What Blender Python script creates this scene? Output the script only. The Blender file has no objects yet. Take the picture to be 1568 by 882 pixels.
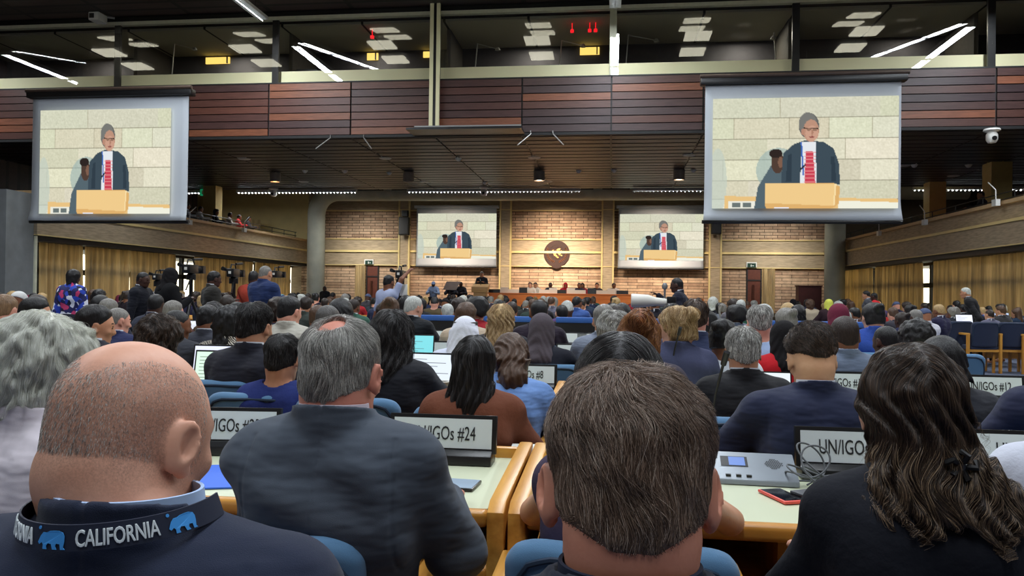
import bpy, bmesh, math, random
import numpy as np
import openvdb as vdb
from mathutils import Vector, Matrix
random.seed(7); RNG = np.random.default_rng(7)
SC = bpy.context.scene
COL = SC.collection
PI = math.pi
# ---------------------------------------------------------------- camera
TH = math.radians(7.27); PT = math.atan(9/1200); RO = .0126; FPX = 1200.0
CAM = np.array([0, 0, 1.30])
_r0 = np.array([math.cos(TH), math.sin(TH), 0]); _f0 = np.array([-math.sin(TH), math.cos(TH), 0]); _z = np.array([0, 0, 1.0])
_f = _f0*math.cos(PT)+_z*math.sin(PT); _u0 = _z*math.cos(PT)-_f0*math.sin(PT)
_u = _u0*math.cos(RO)-_r0*math.sin(RO); _r = _r0*math.cos(RO)+_u0*math.sin(RO)
cd = bpy.data.cameras.new('camera'); cam = bpy.data.objects.new('camera', cd); COL.objects.link(cam)
M = Matrix.Identity(4)
for i in range(3):
    M[i][0] = _r[i]; M[i][1] = _u[i]; M[i][2] = -_f[i]; M[i][3] = CAM[i]
cam.matrix_world = M
cd.sensor_width = 36; cd.lens = 36*FPX/1568; cd.clip_start = .05; cd.clip_end = 300
SC.camera = cam
def ray(px, py): return _f+_r*(px-784)/FPX-_u*(py-441)/FPX
def atY(px, py, Y): d = ray(px, py); return CAM+d*Y/d[1]
def atZ(px, py, Z): d = ray(px, py); return CAM+d*(Z-CAM[2])/d[2]
def atX(px, py, X): d = ray(px, py); return CAM+d*X/d[0]
# ---------------------------------------------------------------- view, world
SC.view_settings.view_transform = 'Standard'; SC.view_settings.look = 'None'
SC.view_settings.gamma = 1; SC.view_settings.use_curve_mapping = False
SC.view_settings.exposure = 0.55
W = bpy.data.worlds.new('world'); SC.world = W; W.use_nodes = True
W.node_tree.nodes['Background'].inputs[0].default_value = (1.0, .94, .70, 1)
W.node_tree.nodes['Background'].inputs[1].default_value = 3.1
SC.cycles.max_bounces = 6; SC.cycles.diffuse_bounces = 3; SC.cycles.glossy_bounces = 3
SC.cycles.transmission_bounces = 4; SC.cycles.transparent_max_bounces = 12
SC.cycles.use_denoising = True; SC.cycles.caustics_reflective = False; SC.cycles.caustics_refractive = False
SC.cycles.sample_clamp_indirect = 4
def light(name, kind, loc, energy, color=(1, 1, 1), size=1, size_y=None, rot=(0, 0, 0), **kw):
    l = bpy.data.lights.new(name, kind); l.energy = energy; l.color = color
    if kind == 'AREA':
        l.size = size
        if size_y: l.shape = 'RECTANGLE'; l.size_y = size_y
    elif kind in ('POINT', 'SPOT'): l.shadow_soft_size = size
    for k, v in kw.items(): setattr(l, k, v)
    o = bpy.data.objects.new(name, l); o.location = loc; o.rotation_euler = rot; COL.objects.link(o); return o
HALL_W, LED_W, WALL_W, DOWN_W, BOOTH_W = 150, 20, 74, 60, 45
# long rows of ceiling lamps over the hall
LAMP_X = [-20.6, -10.25, 0.0, 10.25]; LAMP_Y = [20.3, 17.05, 13.8, 10.55, 7.3, 4.05, .8, -2.45]
LAMP_Z = 9.25
for X in LAMP_X:
    for Y in LAMP_Y:
        light('hall_lamp_light', 'AREA', (X, Y, LAMP_Z-.03), HALL_W*(1.0 if X > -15 else .7), (.88, .94, 1), .26, 3.0)
# LED rows at the far edge of the low ceiling
LED_X = [(-24.5, -18.2), (-17.2, -11.5), (-9.15, -1.4), (.85, 6.1), (12.3, 18.5)]
for a, b in LED_X:
    light('led_row_light', 'AREA', ((a+b)/2, 34.2, 5.80), LED_W*(b-a), (.9, .95, 1), b-a, .10)
# added warm area lights without fixtures, washing the unseen-lit podium wall
for X, k in ((-8, .8), (-2.8, 1.35), (2.3, 1.0)):
    light('wall_wash_light', 'AREA', (X, 35.0, 5.85), WALL_W*k, (1, .80, .60), 1.6, .3, (math.radians(57), 0, 0), spread=1.1)
for X in (-12.6, 7.8):
    light('wall_wash_light', 'AREA', (X, 35.0, 5.85), WALL_W*.42, (1, .96, .86), 1.6, .3, (math.radians(57), 0, 0), spread=1.1)
# ---------------------------------------------------------------- helpers
def s2l(c):
    c = [x/255 for x in c[:3]]
    return tuple((x/12.92 if x <= .04045 else ((x+.055)/1.055)**2.4) for x in c)+(1,)
def tag(o, label=None, cat=None, group=None, kind=None):
    if label: o['label'] = label
    if cat: o['category'] = cat
    if group: o['group'] = group
    if kind: o['kind'] = kind
    return o
def empty(name, label=None, cat=None, group=None, loc=(0, 0, 0), rz=0, sc=1, kind=None):
    o = bpy.data.objects.new(name, None); o.empty_display_size = .1; COL.objects.link(o)
    o.location = loc; o.rotation_euler = (0, 0, rz); o.scale = (sc, sc, sc)
    return tag(o, label, cat, group, kind)
def link(name, me, mat=None, parent=None, color=None):
    o = bpy.data.objects.new(name, me); COL.objects.link(o)
    if mat is not None and hasattr(me, 'materials') and not len(me.materials): me.materials.append(mat)
    if parent: o.parent = parent
    if color is not None: o.color = s2l(color) if max(color) > 1.01 else tuple(color)+(1,)
    return o
def mesh_np(name, V, Fc, smooth=False):
    me = bpy.data.meshes.new(name)
    V = np.asarray(V, np.float32); n = len(Fc)
    if isinstance(Fc, np.ndarray):
        k = Fc.shape[1]; li = Fc.astype(np.int32).ravel(); st = np.arange(n, dtype=np.int32)*k
    else:
        li = np.array([i for f in Fc for i in f], np.int32); st = np.cumsum([0]+[len(f) for f in Fc[:-1]]).astype(np.int32)
    me.vertices.add(len(V)); me.vertices.foreach_set('co', V.ravel())
    me.loops.add(len(li)); me.loops.foreach_set('vertex_index', li)
    me.polygons.add(n); me.polygons.foreach_set('loop_start', st)
    me.update(calc_edges=True); me.validate()
    if smooth: me.polygons.foreach_set('use_smooth', np.ones(len(me.polygons), bool))
    return me
class MB:
    """collects shapes, links them as ONE mesh object"""
    def __init__(s): s.V = []; s.F = []; s.c = []; s.cc = None
    def add(s, V, F):
        n = len(s.V); s.V += [tuple(v) for v in V]; s.F += [tuple(i+n for i in f) for f in F]
        if s.cc is not None: s.c += [s.cc]*len(V)
        return s
    def box(s, x0, x1, y0, y1, z0, z1):
        V = [(x, y, z) for x in (x0, x1) for y in (y0, y1) for z in (z0, z1)]
        return s.add(V, [(0, 1, 3, 2), (4, 6, 7, 5), (0, 4, 5, 1), (2, 3, 7, 6), (0, 2, 6, 4), (1, 5, 7, 3)])
    def prism(s, pts, axis, a, b):
        """pts 2D outline (ccw) extruded along axis from a to b"""
        def p3(p, t): return {'x': (t, p[0], p[1]), 'y': (p[0], t, p[1]), 'z': (p[0], p[1], t)}[axis]
        n = len(pts); V = [p3(p, a) for p in pts]+[p3(p, b) for p in pts]
        F = [tuple(range(n))[::-1], tuple(range(n, 2*n))]+[(i, (i+1) % n, n+(i+1) % n, n+i) for i in range(n)]
        return s.add(V, F)
    def tube(s, P, r, n=8, cap=True):
        P = [Vector(p) for p in P]; R = r if isinstance(r, (list, tuple)) else [r]*len(P)
        V = []; F = []; prev = None
        for i, p in enumerate(P):
            t = (P[min(i+1, len(P)-1)]-P[max(i-1, 0)]).normalized()
            if prev is None:
                a = Vector((0, 0, 1)) if abs(t.z) < .9 else Vector((1, 0, 0)); u = t.cross(a).normalized()
            else: u = (prev-t*prev.dot(t)).normalized()
            prev = u; v = t.cross(u)
            V += [p+(u*math.cos(2*PI*k/n)+v*math.sin(2*PI*k/n))*R[i] for k in range(n)]
        for i in range(len(P)-1):
            F += [(i*n+k, i*n+(k+1) % n, (i+1)*n+(k+1) % n, (i+1)*n+k) for k in range(n)]
        if cap: F += [tuple(range(n))[::-1], tuple((len(P)-1)*n+k for k in range(n))]
        return s.add(V, F)
    def lathe(s, prof, c=(0, 0, 0), n=20):
        V = []; m = len(prof)
        for k in range(n):
            a = 2*PI*k/n; V += [(c[0]+r*math.cos(a), c[1]+r*math.sin(a), c[2]+z) for r, z in prof]
        F = [(k*m+i, ((k+1) % n)*m+i, ((k+1) % n)*m+i+1, k*m+i+1) for k in range(n) for i in range(m-1)]
        return s.add(V, F)
    def mesh(s, name, smooth=False, bevel=0, seg=2):
        me = bpy.data.meshes.new(name); me.from_pydata(s.V, [], s.F); me.update()
        if s.c:
            a = me.color_attributes.new('tone', 'FLOAT_COLOR', 'POINT')
            for i, c in enumerate(s.c): a.data[i].color = c
        bm = bmesh.new(); bm.from_mesh(me)
        bmesh.ops.recalc_face_normals(bm, faces=bm.faces)
        if bevel: bmesh.ops.bevel(bm, geom=[e for e in bm.edges if e.calc_face_angle(0) > .5], offset=bevel, segments=seg, affect='EDGES', profile=.6)
        bm.to_mesh(me); bm.free()
        if smooth:
            me.polygons.foreach_set('use_smooth', [True]*len(me.polygons)); me.set_sharp_from_angle(angle=.7)
        return me
    def build(s, name, mat, parent=None, smooth=False, bevel=0, seg=2, kind=None, color=None):
        o = link(name, s.mesh(name, smooth or bevel > 0, bevel, seg), mat, parent, color)
        if kind: o['kind'] = kind
        return o
def copy_tree(o, parent=None):
    c = o.copy(); COL.objects.link(c); c.parent = parent
    for ch in list(o.children): copy_tree(ch, c)
    return c
# ---------------------------------------------------------------- materials
class NT:
    def __init__(s, name):
        s.m = bpy.data.materials.new(name); s.m.use_nodes = True; s.t = s.m.node_tree
        s.b = s.t.nodes['Principled BSDF']; s.out = s.t.nodes['Material Output']
    def n(s, kind, **kw):
        x = s.t.nodes.new(kind)
        for k, v in kw.items():
            if k in x.inputs: x.inputs[k].default_value = v
            else: setattr(x, k, v)
        return x
    def l(s, a, b): s.t.links.new(a, b)
    def coords(s, kind='Object', scale=(1, 1, 1), rot=(0, 0, 0)):
        tc = s.n('ShaderNodeTexCoord'); mp = s.n('ShaderNodeMapping'); mp.inputs['Scale'].default_value = scale
        mp.inputs['Rotation'].default_value = rot
        s.l(tc.outputs[kind], mp.inputs[0]); return mp.outputs[0]
    def ramp(s, fac, stops):
        r = s.n('ShaderNodeValToRGB'); e = r.color_ramp.elements
        while len(e) < len(stops): e.new(.5)
        for i, (p, c) in enumerate(stops): e[i].position = p; e[i].color = s2l(c) if max(c) > 1.01 else tuple(c)+(1,)
        s.l(fac, r.inputs[0]); return r.outputs[0]
    def mix(s, fac, a, b, mode='MIX'):
        x = s.n('ShaderNodeMix', data_type='RGBA', blend_type=mode)
        for v, i in ((fac, 0), (a, 6), (b, 7)):
            if hasattr(v, 'links'): s.l(v, x.inputs[i])
            elif v is not None: x.inputs[i].default_value = v if i == 0 else (s2l(v) if max(v) > 1.01 else tuple(v)+(1,))
        return x.outputs[2]
    def noise(s, co, scale=5, detail=3, rough=.5):
        x = s.n('ShaderNodeTexNoise'); x.inputs['Scale'].default_value = scale; x.inputs['Detail'].default_value = detail
        x.inputs['Roughness'].default_value = rough; s.l(co, x.inputs['Vector']); return x.outputs['Fac']
    def bump(s, h, strength=.3, dist=.01):
        x = s.n('ShaderNodeBump'); x.inputs['Strength'].default_value = strength; x.inputs['Distance'].default_value = dist
        s.l(h, x.inputs['Height']); s.l(x.outputs[0], s.b.inputs['Normal'])
    def set(s, rough=.6, metal=0, spec=.5, **kw):
        s.b.inputs['Roughness'].default_value = rough; s.b.inputs['Metallic'].default_value = metal
        s.b.inputs['Specular IOR Level'].default_value = spec
        for k, v in kw.items(): s.b.inputs[k].default_value = v
        return s.m
def flat(name, c, rough=.6, metal=0, var=.12, scale=8, spec=.5, bump=0, bscale=60, detail=3, st=(1, 1, 1)):
    t = NT(name); co = t.coords(scale=st); f = t.noise(co, scale, detail)
    a = [x*(1-var) for x in s2l(c)[:3]]; b = [min(1, x*(1+var)) for x in s2l(c)[:3]]
    r = t.n('ShaderNodeValToRGB'); r.color_ramp.elements[0].position = .3; r.color_ramp.elements[1].position = .7
    r.color_ramp.elements[0].color = a+[1]; r.color_ramp.elements[1].color = b+[1]
    t.l(f, r.inputs[0]); t.l(r.outputs[0], t.b.inputs['Base Color'])
    if bump: t.bump(t.noise(co, bscale, 4), bump, .005)
    return t.set(rough, metal, spec)
def emit(name, c, strength):
    t = NT(name); t.b.inputs['Base Color'].default_value = (0, 0, 0, 1); t.b.inputs['Emission Color'].default_value = s2l(c)
    t.b.inputs['Emission Strength'].default_value = strength; co = t.coords(); f = t.noise(co, 3)
    t.l(t.mix(f, [x*.94 for x in s2l(c)[:3]], s2l(c)[:3]), t.b.inputs['Emission Color']); return t.m
def wood(name, dark, light_, axis='x', sc=1, rough=.4):
    t = NT(name); st = {'x': (1, 14, 14), 'y': (14, 1, 14), 'z': (14, 14, 1)}[axis]
    co = t.coords(scale=tuple(v*sc for v in st)); f = t.noise(co, 2.2, 6, .6)
    t.l(t.ramp(f, [(.3, dark), (.7, light_)]), t.b.inputs['Base Color']); t.bump(f, .12, .003); return t.set(rough)
def objcol(name, rough=.85, weave=0, wscale=700, var=.12, nscale=14, spec=.25, sheen=0, bump=.0, bscale=25, folds=0):
    """surface whose base colour is the object's own colour"""
    t = NT(name); oi = t.n('ShaderNodeObjectInfo'); co = t.coords()
    f = t.noise(co, nscale, 4)
    r = t.n('ShaderNodeMapRange'); r.inputs[3].default_value = 1-var; r.inputs[4].default_value = 1+var; t.l(f, r.inputs[0])
    v = t.n('ShaderNodeVectorMath', operation='SCALE'); t.l(oi.outputs['Color'], v.inputs[0]); t.l(r.outputs[0], v.inputs['Scale'])
    t.l(v.outputs[0], t.b.inputs['Base Color'])
    if weave:
        t.bump(t.noise(co, wscale, 2), weave, .002)
        if folds:
            b1 = t.t.nodes[-1]; b2 = t.n('ShaderNodeBump'); b2.inputs['Strength'].default_value = folds; b2.inputs['Distance'].default_value = .03; co2 = t.coords(scale=(4, 4, 11)); t.l(t.noise(co2, 1.6, 2, .5), b2.inputs['Height']); t.l(b2.outputs[0], b1.inputs['Normal'])
    elif bump: t.bump(t.noise(co, bscale, 4), bump, .02)
    if sheen: t.b.inputs['Sheen Weight'].default_value = sheen
    return t.set(rough, spec=spec)
# ================================================================ SETTING
m_carpet = flat('carpet_blue_grey', (96, 104, 124), .95, var=.25, scale=90, bump=.3, bscale=300)
m_conc = flat('board_marked_concrete', (182, 164, 138), .85, var=.22, scale=3, bump=.35, bscale=20, st=(1, 1, 9))
m_concg = flat('grey_concrete', (118, 122, 124), .8, var=.12, scale=2.5, bump=.12, bscale=30)
m_conduct = flat('grey_green_duct', (176, 178, 164), .7, var=.1, scale=2)
m_cream = flat('cream_panel', (255, 248, 205), .55, var=.04, scale=1)
m_yel = flat('pale_yellow_edge', (236, 214, 150), .6, var=.06, scale=2)
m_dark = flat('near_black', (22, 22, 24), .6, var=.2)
m_black = flat('black_plastic', (20, 20, 22), .35, var=.15)
m_rail = flat('black_metal', (30, 30, 32), .4, var=.1)
m_white = flat('white_paint', (225, 225, 222), .5, var=.03)
m_greym = flat('grey_metal', (150, 150, 150), .4, .6, var=.05)
m_frame = flat('aluminium_frame', (214, 214, 190), .5, .0, var=.06)
m_wallback = flat('dim_wall', (90, 80, 66), .9, var=.15, scale=2)
def brick_mat(name, c1, c2, mort, bw, bh, ms=.012):
    t = NT(name); tc = t.n('ShaderNodeTexCoord'); sp = t.n('ShaderNodeSeparateXYZ'); cb = t.n('ShaderNodeCombineXYZ')
    t.l(tc.outputs['Object'], sp.inputs[0]); t.l(sp.outputs[0], cb.inputs[0]); t.l(sp.outputs[2], cb.inputs[1])
    b = t.n('ShaderNodeTexBrick'); t.l(cb.outputs[0], b.inputs['Vector'])
    b.inputs['Color1'].default_value = s2l(c1); b.inputs['Color2'].default_value = s2l(c2); b.inputs['Mortar'].default_value = s2l(mort)
    b.inputs['Scale'].default_value = 1; b.inputs['Brick Width'].default_value = bw; b.inputs['Row Height'].default_value = bh
    b.inputs['Mortar Size'].default_value = ms; b.inputs['Bias'].default_value = -.2; b.offset = .37; b.squash = 1
    n = t.noise(tc.outputs['Object'], 3.5, 5, .7)
    t.l(t.mix(.55, b.outputs['Color'], t.ramp(n, [(.3, (90, 84, 80)), (.7, (235, 232, 225))]), 'MULTIPLY'), t.b.inputs['Base Color'])
    t.bump(b.outputs['Fac'], -.6, .03); return t.set(.85)
m_brick = brick_mat('stone_bricks', (246, 214, 184), (186, 148, 124), (96, 78, 66), .62, .145, .014)
m_brick2 = brick_mat('long_stone_courses', (240, 206, 174), (190, 152, 126), (84, 68, 58), 1.25, .15, .012)
def slat_ceiling():
    t = NT('dark_slat_ceiling'); mp = t.n('ShaderNodeMapping'); tc = t.n('ShaderNodeTexCoord'); t.l(tc.outputs['Object'], mp.inputs[0]); mp.inputs['Location'].default_value = (.05, 0, 0)
    b = t.n('ShaderNodeTexBrick'); t.l(mp.outputs[0], b.inputs['Vector'])
    b.inputs['Color1'].default_value = s2l((82, 62, 62)); b.inputs['Color2'].default_value = s2l((44, 34, 36)); b.inputs['Mortar'].default_value = s2l((6, 5, 5))
    b.inputs['Scale'].default_value = 1; b.inputs['Brick Width'].default_value = 2.62; b.inputs['Row Height'].default_value = .56
    b.inputs['Mortar Size'].default_value = .075; b.offset = 0; b.inputs['Bias'].default_value = -.1
    co = t.coords(scale=(.6, 9, 9)); n = t.noise(co, 2, 5)
    t.l(t.mix(.6, b.outputs['Color'], t.ramp(n, [(.3, (90, 90, 90)), (.75, (255, 255, 255))]), 'MULTIPLY'), t.b.inputs['Base Color'])
    t.bump(b.outputs['Fac'], -.5, .02); return t.set(.5)
m_ceil = slat_ceiling()
def plank_mat():
    t = NT('dark_red_planks'); a = t.n('ShaderNodeAttribute', attribute_name='tone')
    co = t.coords(scale=(.8, 10, 12)); n = t.noise(co, 2.5, 6, .65)
    t.l(t.mix(.75, a.outputs['Color'], t.ramp(n, [(.25, (110, 105, 105)), (.75, (255, 255, 255))]), 'MULTIPLY'), t.b.inputs['Base Color'])
    t.bump(n, .15, .01); return t.set(.42)
m_plank = plank_mat()
L, R_, YB, YF, ZC = -15.9, 10.6, 40.0, 23.0, 6.0
def struct(name, mb, mat, **k): return mb.build(name, mat, kind='structure', **k)
def rnd_tone(a, b): t = random.random(); return tuple(s2l([a[i]+(b[i]-a[i])*t for i in range(3)])[:3])+(1,)
struct('floor', MB().box(-26, 20, -6, YB+.5, -.2, 0), m_carpet)
struct('ceiling', MB().box(-27, 21, -6.2, YF+6, 9.9, 10.1), m_ceil)          # high ceiling over the hall
lc = struct('ceiling', MB().box(-27+.07, 21, YF+.12, 34.6, ZC, ZC+.18), m_ceil)    # low ceiling past the booth
for _k in range(19):
    mb = MB(); y = YF+.14+_k*.604
    for j in range(19):
        xa = -10.56+2.62*(j-6); mb.cc = rnd_tone((56, 45, 48), (30, 25, 28))
        for q in range(3): mb.box(max(xa+.03, -26.9), min(xa+2.59, 20.9), y+.02+q*.19, y+.02+q*.19+.165-(.07 if q == 2 else 0), ZC-.03, ZC+.001)
    _o = link('ceiling', mb.mesh('ceiling_slats'), m_plank); _o['kind'] = 'structure'
struct('ceiling', MB().box(-27, 21, 34.6, YB+.5, 8.2, 8.4), m_dark)
struct('wall_back_of_hall', MB().box(-27, 21, -6.3, -6.1, 0, 10), m_wallback)
struct('wall_far_upper', MB().box(-27, 21, 34.45, 34.6, ZC+.18, 8.3), m_dark)
# --- podium wall
struct('wall_front', MB().box(-17, 12, YB+.02, YB+.3, 0, 8.2), m_conc)
pil = [(-11.0, -10.45), (-5.7, -5.14), (-.53, .05), (4.75, 5.32)]
edges = [-16.4]+[v for p in pil for v in p]+[10.6]
bays = [(edges[i], edges[i+1]) for i in range(0, len(edges), 2)]
for a, b in bays:
    struct('wall_brick_upper', MB().box(a, b, YB-.06, YB, 4.1, 5.55), m_brick)
    struct('wall_brick_lower', MB().box(a, b, YB-.06, YB, 0, 2.72), m_brick2)
    mb = MB().box(a, b, YB-.2, YB, 2.72, 3.38).box(a, b, YB-.14, YB, 3.5, 4.1).box(a, b, YB-.2, YB, 5.6, 6.6)
    struct('wall_concrete_band', mb, m_conc)
    struct('trim_band', MB().box(a, b, YB-.3, YB-.1, 3.39, 3.5).box(a, b, YB-.22, YB-.05, 4.06, 4.11).box(a, b, YB-.22, YB-.05, 5.55, 5.6).box(a, b, YB-.23, YB-.05, 2.7, 2.74), m_yel)
for a, b in pil:
    struct('wall_pilaster', MB().box(a, b, YB-.4, YB, 0, 6.6), m_conc)
    struct('trim_pilaster', MB().box(a-.03, a+.05, YB-.46, YB-.3, 0, 6.6).box(b-.05, b+.03, YB-.46, YB-.3, 0, 6.6).box(a, b, YB-.43, YB-.38, 2.7, 2.74).box(a, b, YB-.43, YB-.38, 5.57, 5.61), m_yel)
# --- doors in the podium wall, beside them half-drawn curtains
def curt_mesh(x0, x1, y, z0, z1, axis='x', amp=.06, per=.19, nz=10, seed=0, n_per=9):
    rn = random.Random(seed); Ln = x1-x0; n = max(8, int(Ln/per*n_per)); V = []; F = []
    ph = 0; offs = []
    for i in range(n+1):
        ph += 2*PI/n_per*(rn.uniform(.6, 1.4)); offs.append(ph)
    for j in range(nz+1):
        tz = j/nz; z = z0+(z1-z0)*tz
        for i in range(n+1):
            t = x0+Ln*i/n; d = amp*(.75+.25*math.sin(i*.31+seed))*math.sin(offs[i])*(1-.25*tz)+.02*math.sin(i*.21+3*tz)
            V.append((t, y+d, z) if axis == 'x' else (y+d, t, z))
    for j in range(nz):
        for i in range(n): a = j*(n+1)+i; F.append((a, a+1, a+n+2, a+n+1))
    return mesh_np('curtain', V, F, True)
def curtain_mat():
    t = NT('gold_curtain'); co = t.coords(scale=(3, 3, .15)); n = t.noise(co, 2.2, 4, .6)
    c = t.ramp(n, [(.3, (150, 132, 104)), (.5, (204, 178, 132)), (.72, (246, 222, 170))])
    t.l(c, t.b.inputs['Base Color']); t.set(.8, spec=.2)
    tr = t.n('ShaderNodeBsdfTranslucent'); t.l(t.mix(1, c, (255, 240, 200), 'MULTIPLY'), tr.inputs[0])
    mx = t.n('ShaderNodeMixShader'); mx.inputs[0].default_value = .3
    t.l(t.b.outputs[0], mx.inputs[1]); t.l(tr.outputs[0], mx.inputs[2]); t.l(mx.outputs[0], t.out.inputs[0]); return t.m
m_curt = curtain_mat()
m_door = flat('dark_red_door', (98, 46, 30), .5, var=.15)
m_glass = NT('pane_glass'); _g = m_glass.n('ShaderNodeBsdfTransparent'); _gl = m_glass.n('ShaderNodeBsdfGlossy'); _gl.inputs['Roughness'].default_value = .015
_lw = m_glass.n('ShaderNodeLayerWeight'); _pw = m_glass.n('ShaderNodeMath', operation='POWER'); _pw.inputs[1].default_value = 5; m_glass.l(_lw.outputs['Facing'], _pw.inputs[0]); _fr = m_glass.n('ShaderNodeMath', operation='MULTIPLY_ADD'); _fr.inputs[1].default_value = .9; _fr.inputs[2].default_value = .04; m_glass.l(_pw.outputs[0], _fr.inputs[0]); _mx = m_glass.n('ShaderNodeMixShader')
_g.inputs[0].default_value = (.985, .985, .98, 1)
m_glass.l(_fr.outputs[0], _mx.inputs[0]); m_glass.l(_g.outputs[0], _mx.inputs[1]); m_glass.l(_gl.outputs[0], _mx.inputs[2]); m_glass.l(_mx.outputs[0], m_glass.out.inputs[0]); m_glass = m_glass.m
for k, (a, b, side, nm) in enumerate(((-12.75, -12.2, -1, 'left'), (6.65, 7.25, 1, 'right'))):
    d = empty('door_%d' % (k+1), 'dark red panelled door in the stone wall on the %s' % nm, 'door', kind='structure', loc=((a+b)/2, YB-.1, 0))
    w = (b-a)/2
    MB().box(-w, w, -.02, .03, 0, 2.1).build('door_leaf', m_door, d)
    MB().box(-w, w, -.04, .03, 2.14, 2.68).build('transom_panel', m_door, d)
    MB().box(-w-.06, -w, -.06, .03, 0, 2.7).box(w, w+.06, -.06, .03, 0, 2.7).box(-w, w, -.06, .03, 2.09, 2.15).build('door_frame', m_dark, d)
    MB().box(-w*.4, w*.1, -.045, -.02, .9, 1.9).build('glazed_slot', m_glass, d)
    x0, x1 = ((a-.65, a-.06) if side < 0 else (b+.06, b+.68))
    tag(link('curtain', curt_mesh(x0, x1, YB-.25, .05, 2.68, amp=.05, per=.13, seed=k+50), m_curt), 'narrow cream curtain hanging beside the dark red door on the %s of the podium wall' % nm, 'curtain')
    s = empty('exit_sign', 'small dark exit sign over the %s-hand door of the podium wall' % nm, 'exit sign', loc=((a+b)/2-.15, YB-.25, 2.75))
    MB().box(-.25, .25, -.05, .03, 0, .26).build('sign_box', m_white, s); MB().box(-.2, .2, -.06, -.05, .0, .2).build('sign_face', flat('sign_dark_green', (16, 60, 48), .4), s)
    MB().box(-.05, .0, -.066, -.06, .03, .14).box(.03, .1, -.066, -.06, .06, .1).build('running_figure', m_white, s)
# --- columns and duct
cl = MB()
cr = .42; zt = 6.33
path = [(-14.85, 38, 0), (-14.85, 38, 5.2)]+[(-14.85+1.1*(1-math.cos(a)), 38, 5.2+1.1*math.sin(a)) for a in [PI/2*k/10 for k in range(1, 11)]]+[(16, 38, 6.3)]
dc = empty('ventilation_duct', 'grey round duct rising at left and bending along the top of the podium wall', 'duct', loc=(0, 0, 0))
cl.tube(path, .44, 28); cl.build('duct_tube', m_conduct, dc, smooth=True)
for k in range(14):
    x = -12.55+k*1.72
    MB().box(x, x+1.3, 37.52, 37.62, 6.33, 6.49).build('air_slot', m_dark, dc)
struct('column_right', MB().tube([(10.12, 37.5, 0), (10.12, 37.5, 6.2)], .45, 28), m_conduct, smooth=True)
struct('column_left_block', MB().box(-19.5, -16.0, 18.95, 20.0, 0, 3.92), m_concg)
struct('trim_left_block', MB().box(-16.02, -15.95, 19.97, 20.05, 0, 2.75), m_frame)
# --- side balconies
def balcony(side, X, y0, y1, nm):
    s = side                                   # -1 left, +1 right : outward direction
    def bx(a, b, y0_, y1_, z0, z1, m=MB): lo, hi = sorted((X+s*a, X+s*b)); return lo, hi, y0_, y1_, z0, z1
    struct('wall_%s_balcony_front' % nm, MB().box(*bx(.0, .35, y0, y1, 2.8, 3.42)).box(*bx(.12, .4, y0, y1, 3.42, 3.92)), m_conc)
    struct('trim_%s_balcony_ledge' % nm, MB().box(*bx(-.06, .14, y0, y1, 3.40, 3.48)).box(*bx(-.02, .1, y0, y1, 2.77, 2.8)), m_yel)
    struct('trim_%s_balcony_top' % nm, MB().box(*bx(-.02, .75, y0, y1, 3.92, 4.02)), flat('tan_coping', (205, 172, 128), .6, var=.06))
    struct('floor_%s_balcony' % nm, MB().box(*bx(.35, 6.5, y0, y1, 2.75, 2.95)), m_dark)
    struct('floor_%s_balcony_riser' % nm, MB().box(*bx(.85, 6.3, y0, y1, 2.95, 3.5)), m_dark)
    struct('wall_%s_upper' % nm, MB().box(*bx(6.3, 6.5, -6, y1+2, 2.9, 10)), m_ceil)
    struct('ceiling_%s_balcony_soffit' % nm, MB().box(*bx(.1, .75, y0, y1, 2.62, 2.78)), m_dark)
    # outer wall with window openings behind curtains
    struct('wall_%s_lower' % nm, MB().box(*bx(1.0, 1.15, -6, 20, 0, 2.8)).box(*bx(1.0, 1.15, 20, y1+1, 0, .25)).box(*bx(1.0, 1.15, 20, y1+1, 2.55, 2.8)), m_wallback)
    wf = empty('window_%s' % nm, 'row of tall windows behind the gold curtains on the %s wall' % nm, 'window', kind='structure')
    fm = MB(); y = 20.0
    while y < y1: fm.box(*bx(.98, 1.12, y, y+.14, .25, 2.55)); y += 1.3
    fm.box(*bx(.98, 1.1, 20, y1, 1.72, 1.9)); fm.build('window_frame', m_dark, wf)
    MB().box(*bx(1.04, 1.06, 20, y1, .25, 2.55)).build('window_pane', m_glass, wf)
    r = empty('balcony_railing', 'thin black railing along the top of the %s balcony' % nm, 'railing')
    rb = MB(); xx = X+s*.55
    for z in (4.2, 4.38): rb.tube([(xx, y0+.5, z), (xx, y1-.4, z)], .018, 6)
    rb.build('rail', m_rail, r); y = y0+1
    while y < y1-.4:
        MB().tube([(xx, y, 4.02), (xx, y, 4.38)], .014, 6).build('post', m_rail, r); y += 1.4 if nm == 'left' else 1.9
balcony(-1, L, 19.96, 39.7, 'left'); balcony(1, R_, -6, 39.7, 'right')
struct('wall_left_near', MB().box(-19.6, -19.4, -6, 19.5, 0, 10), m_wallback)
struct('wall_left_end', MB().box(-22.5, -16.0, 39.7, 39.9, 2.9, 8), m_yel); struct('wall_right_end', MB().box(10.8, 17.2, 39.7, 39.9, 2.9, 8), m_wallback)
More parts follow.
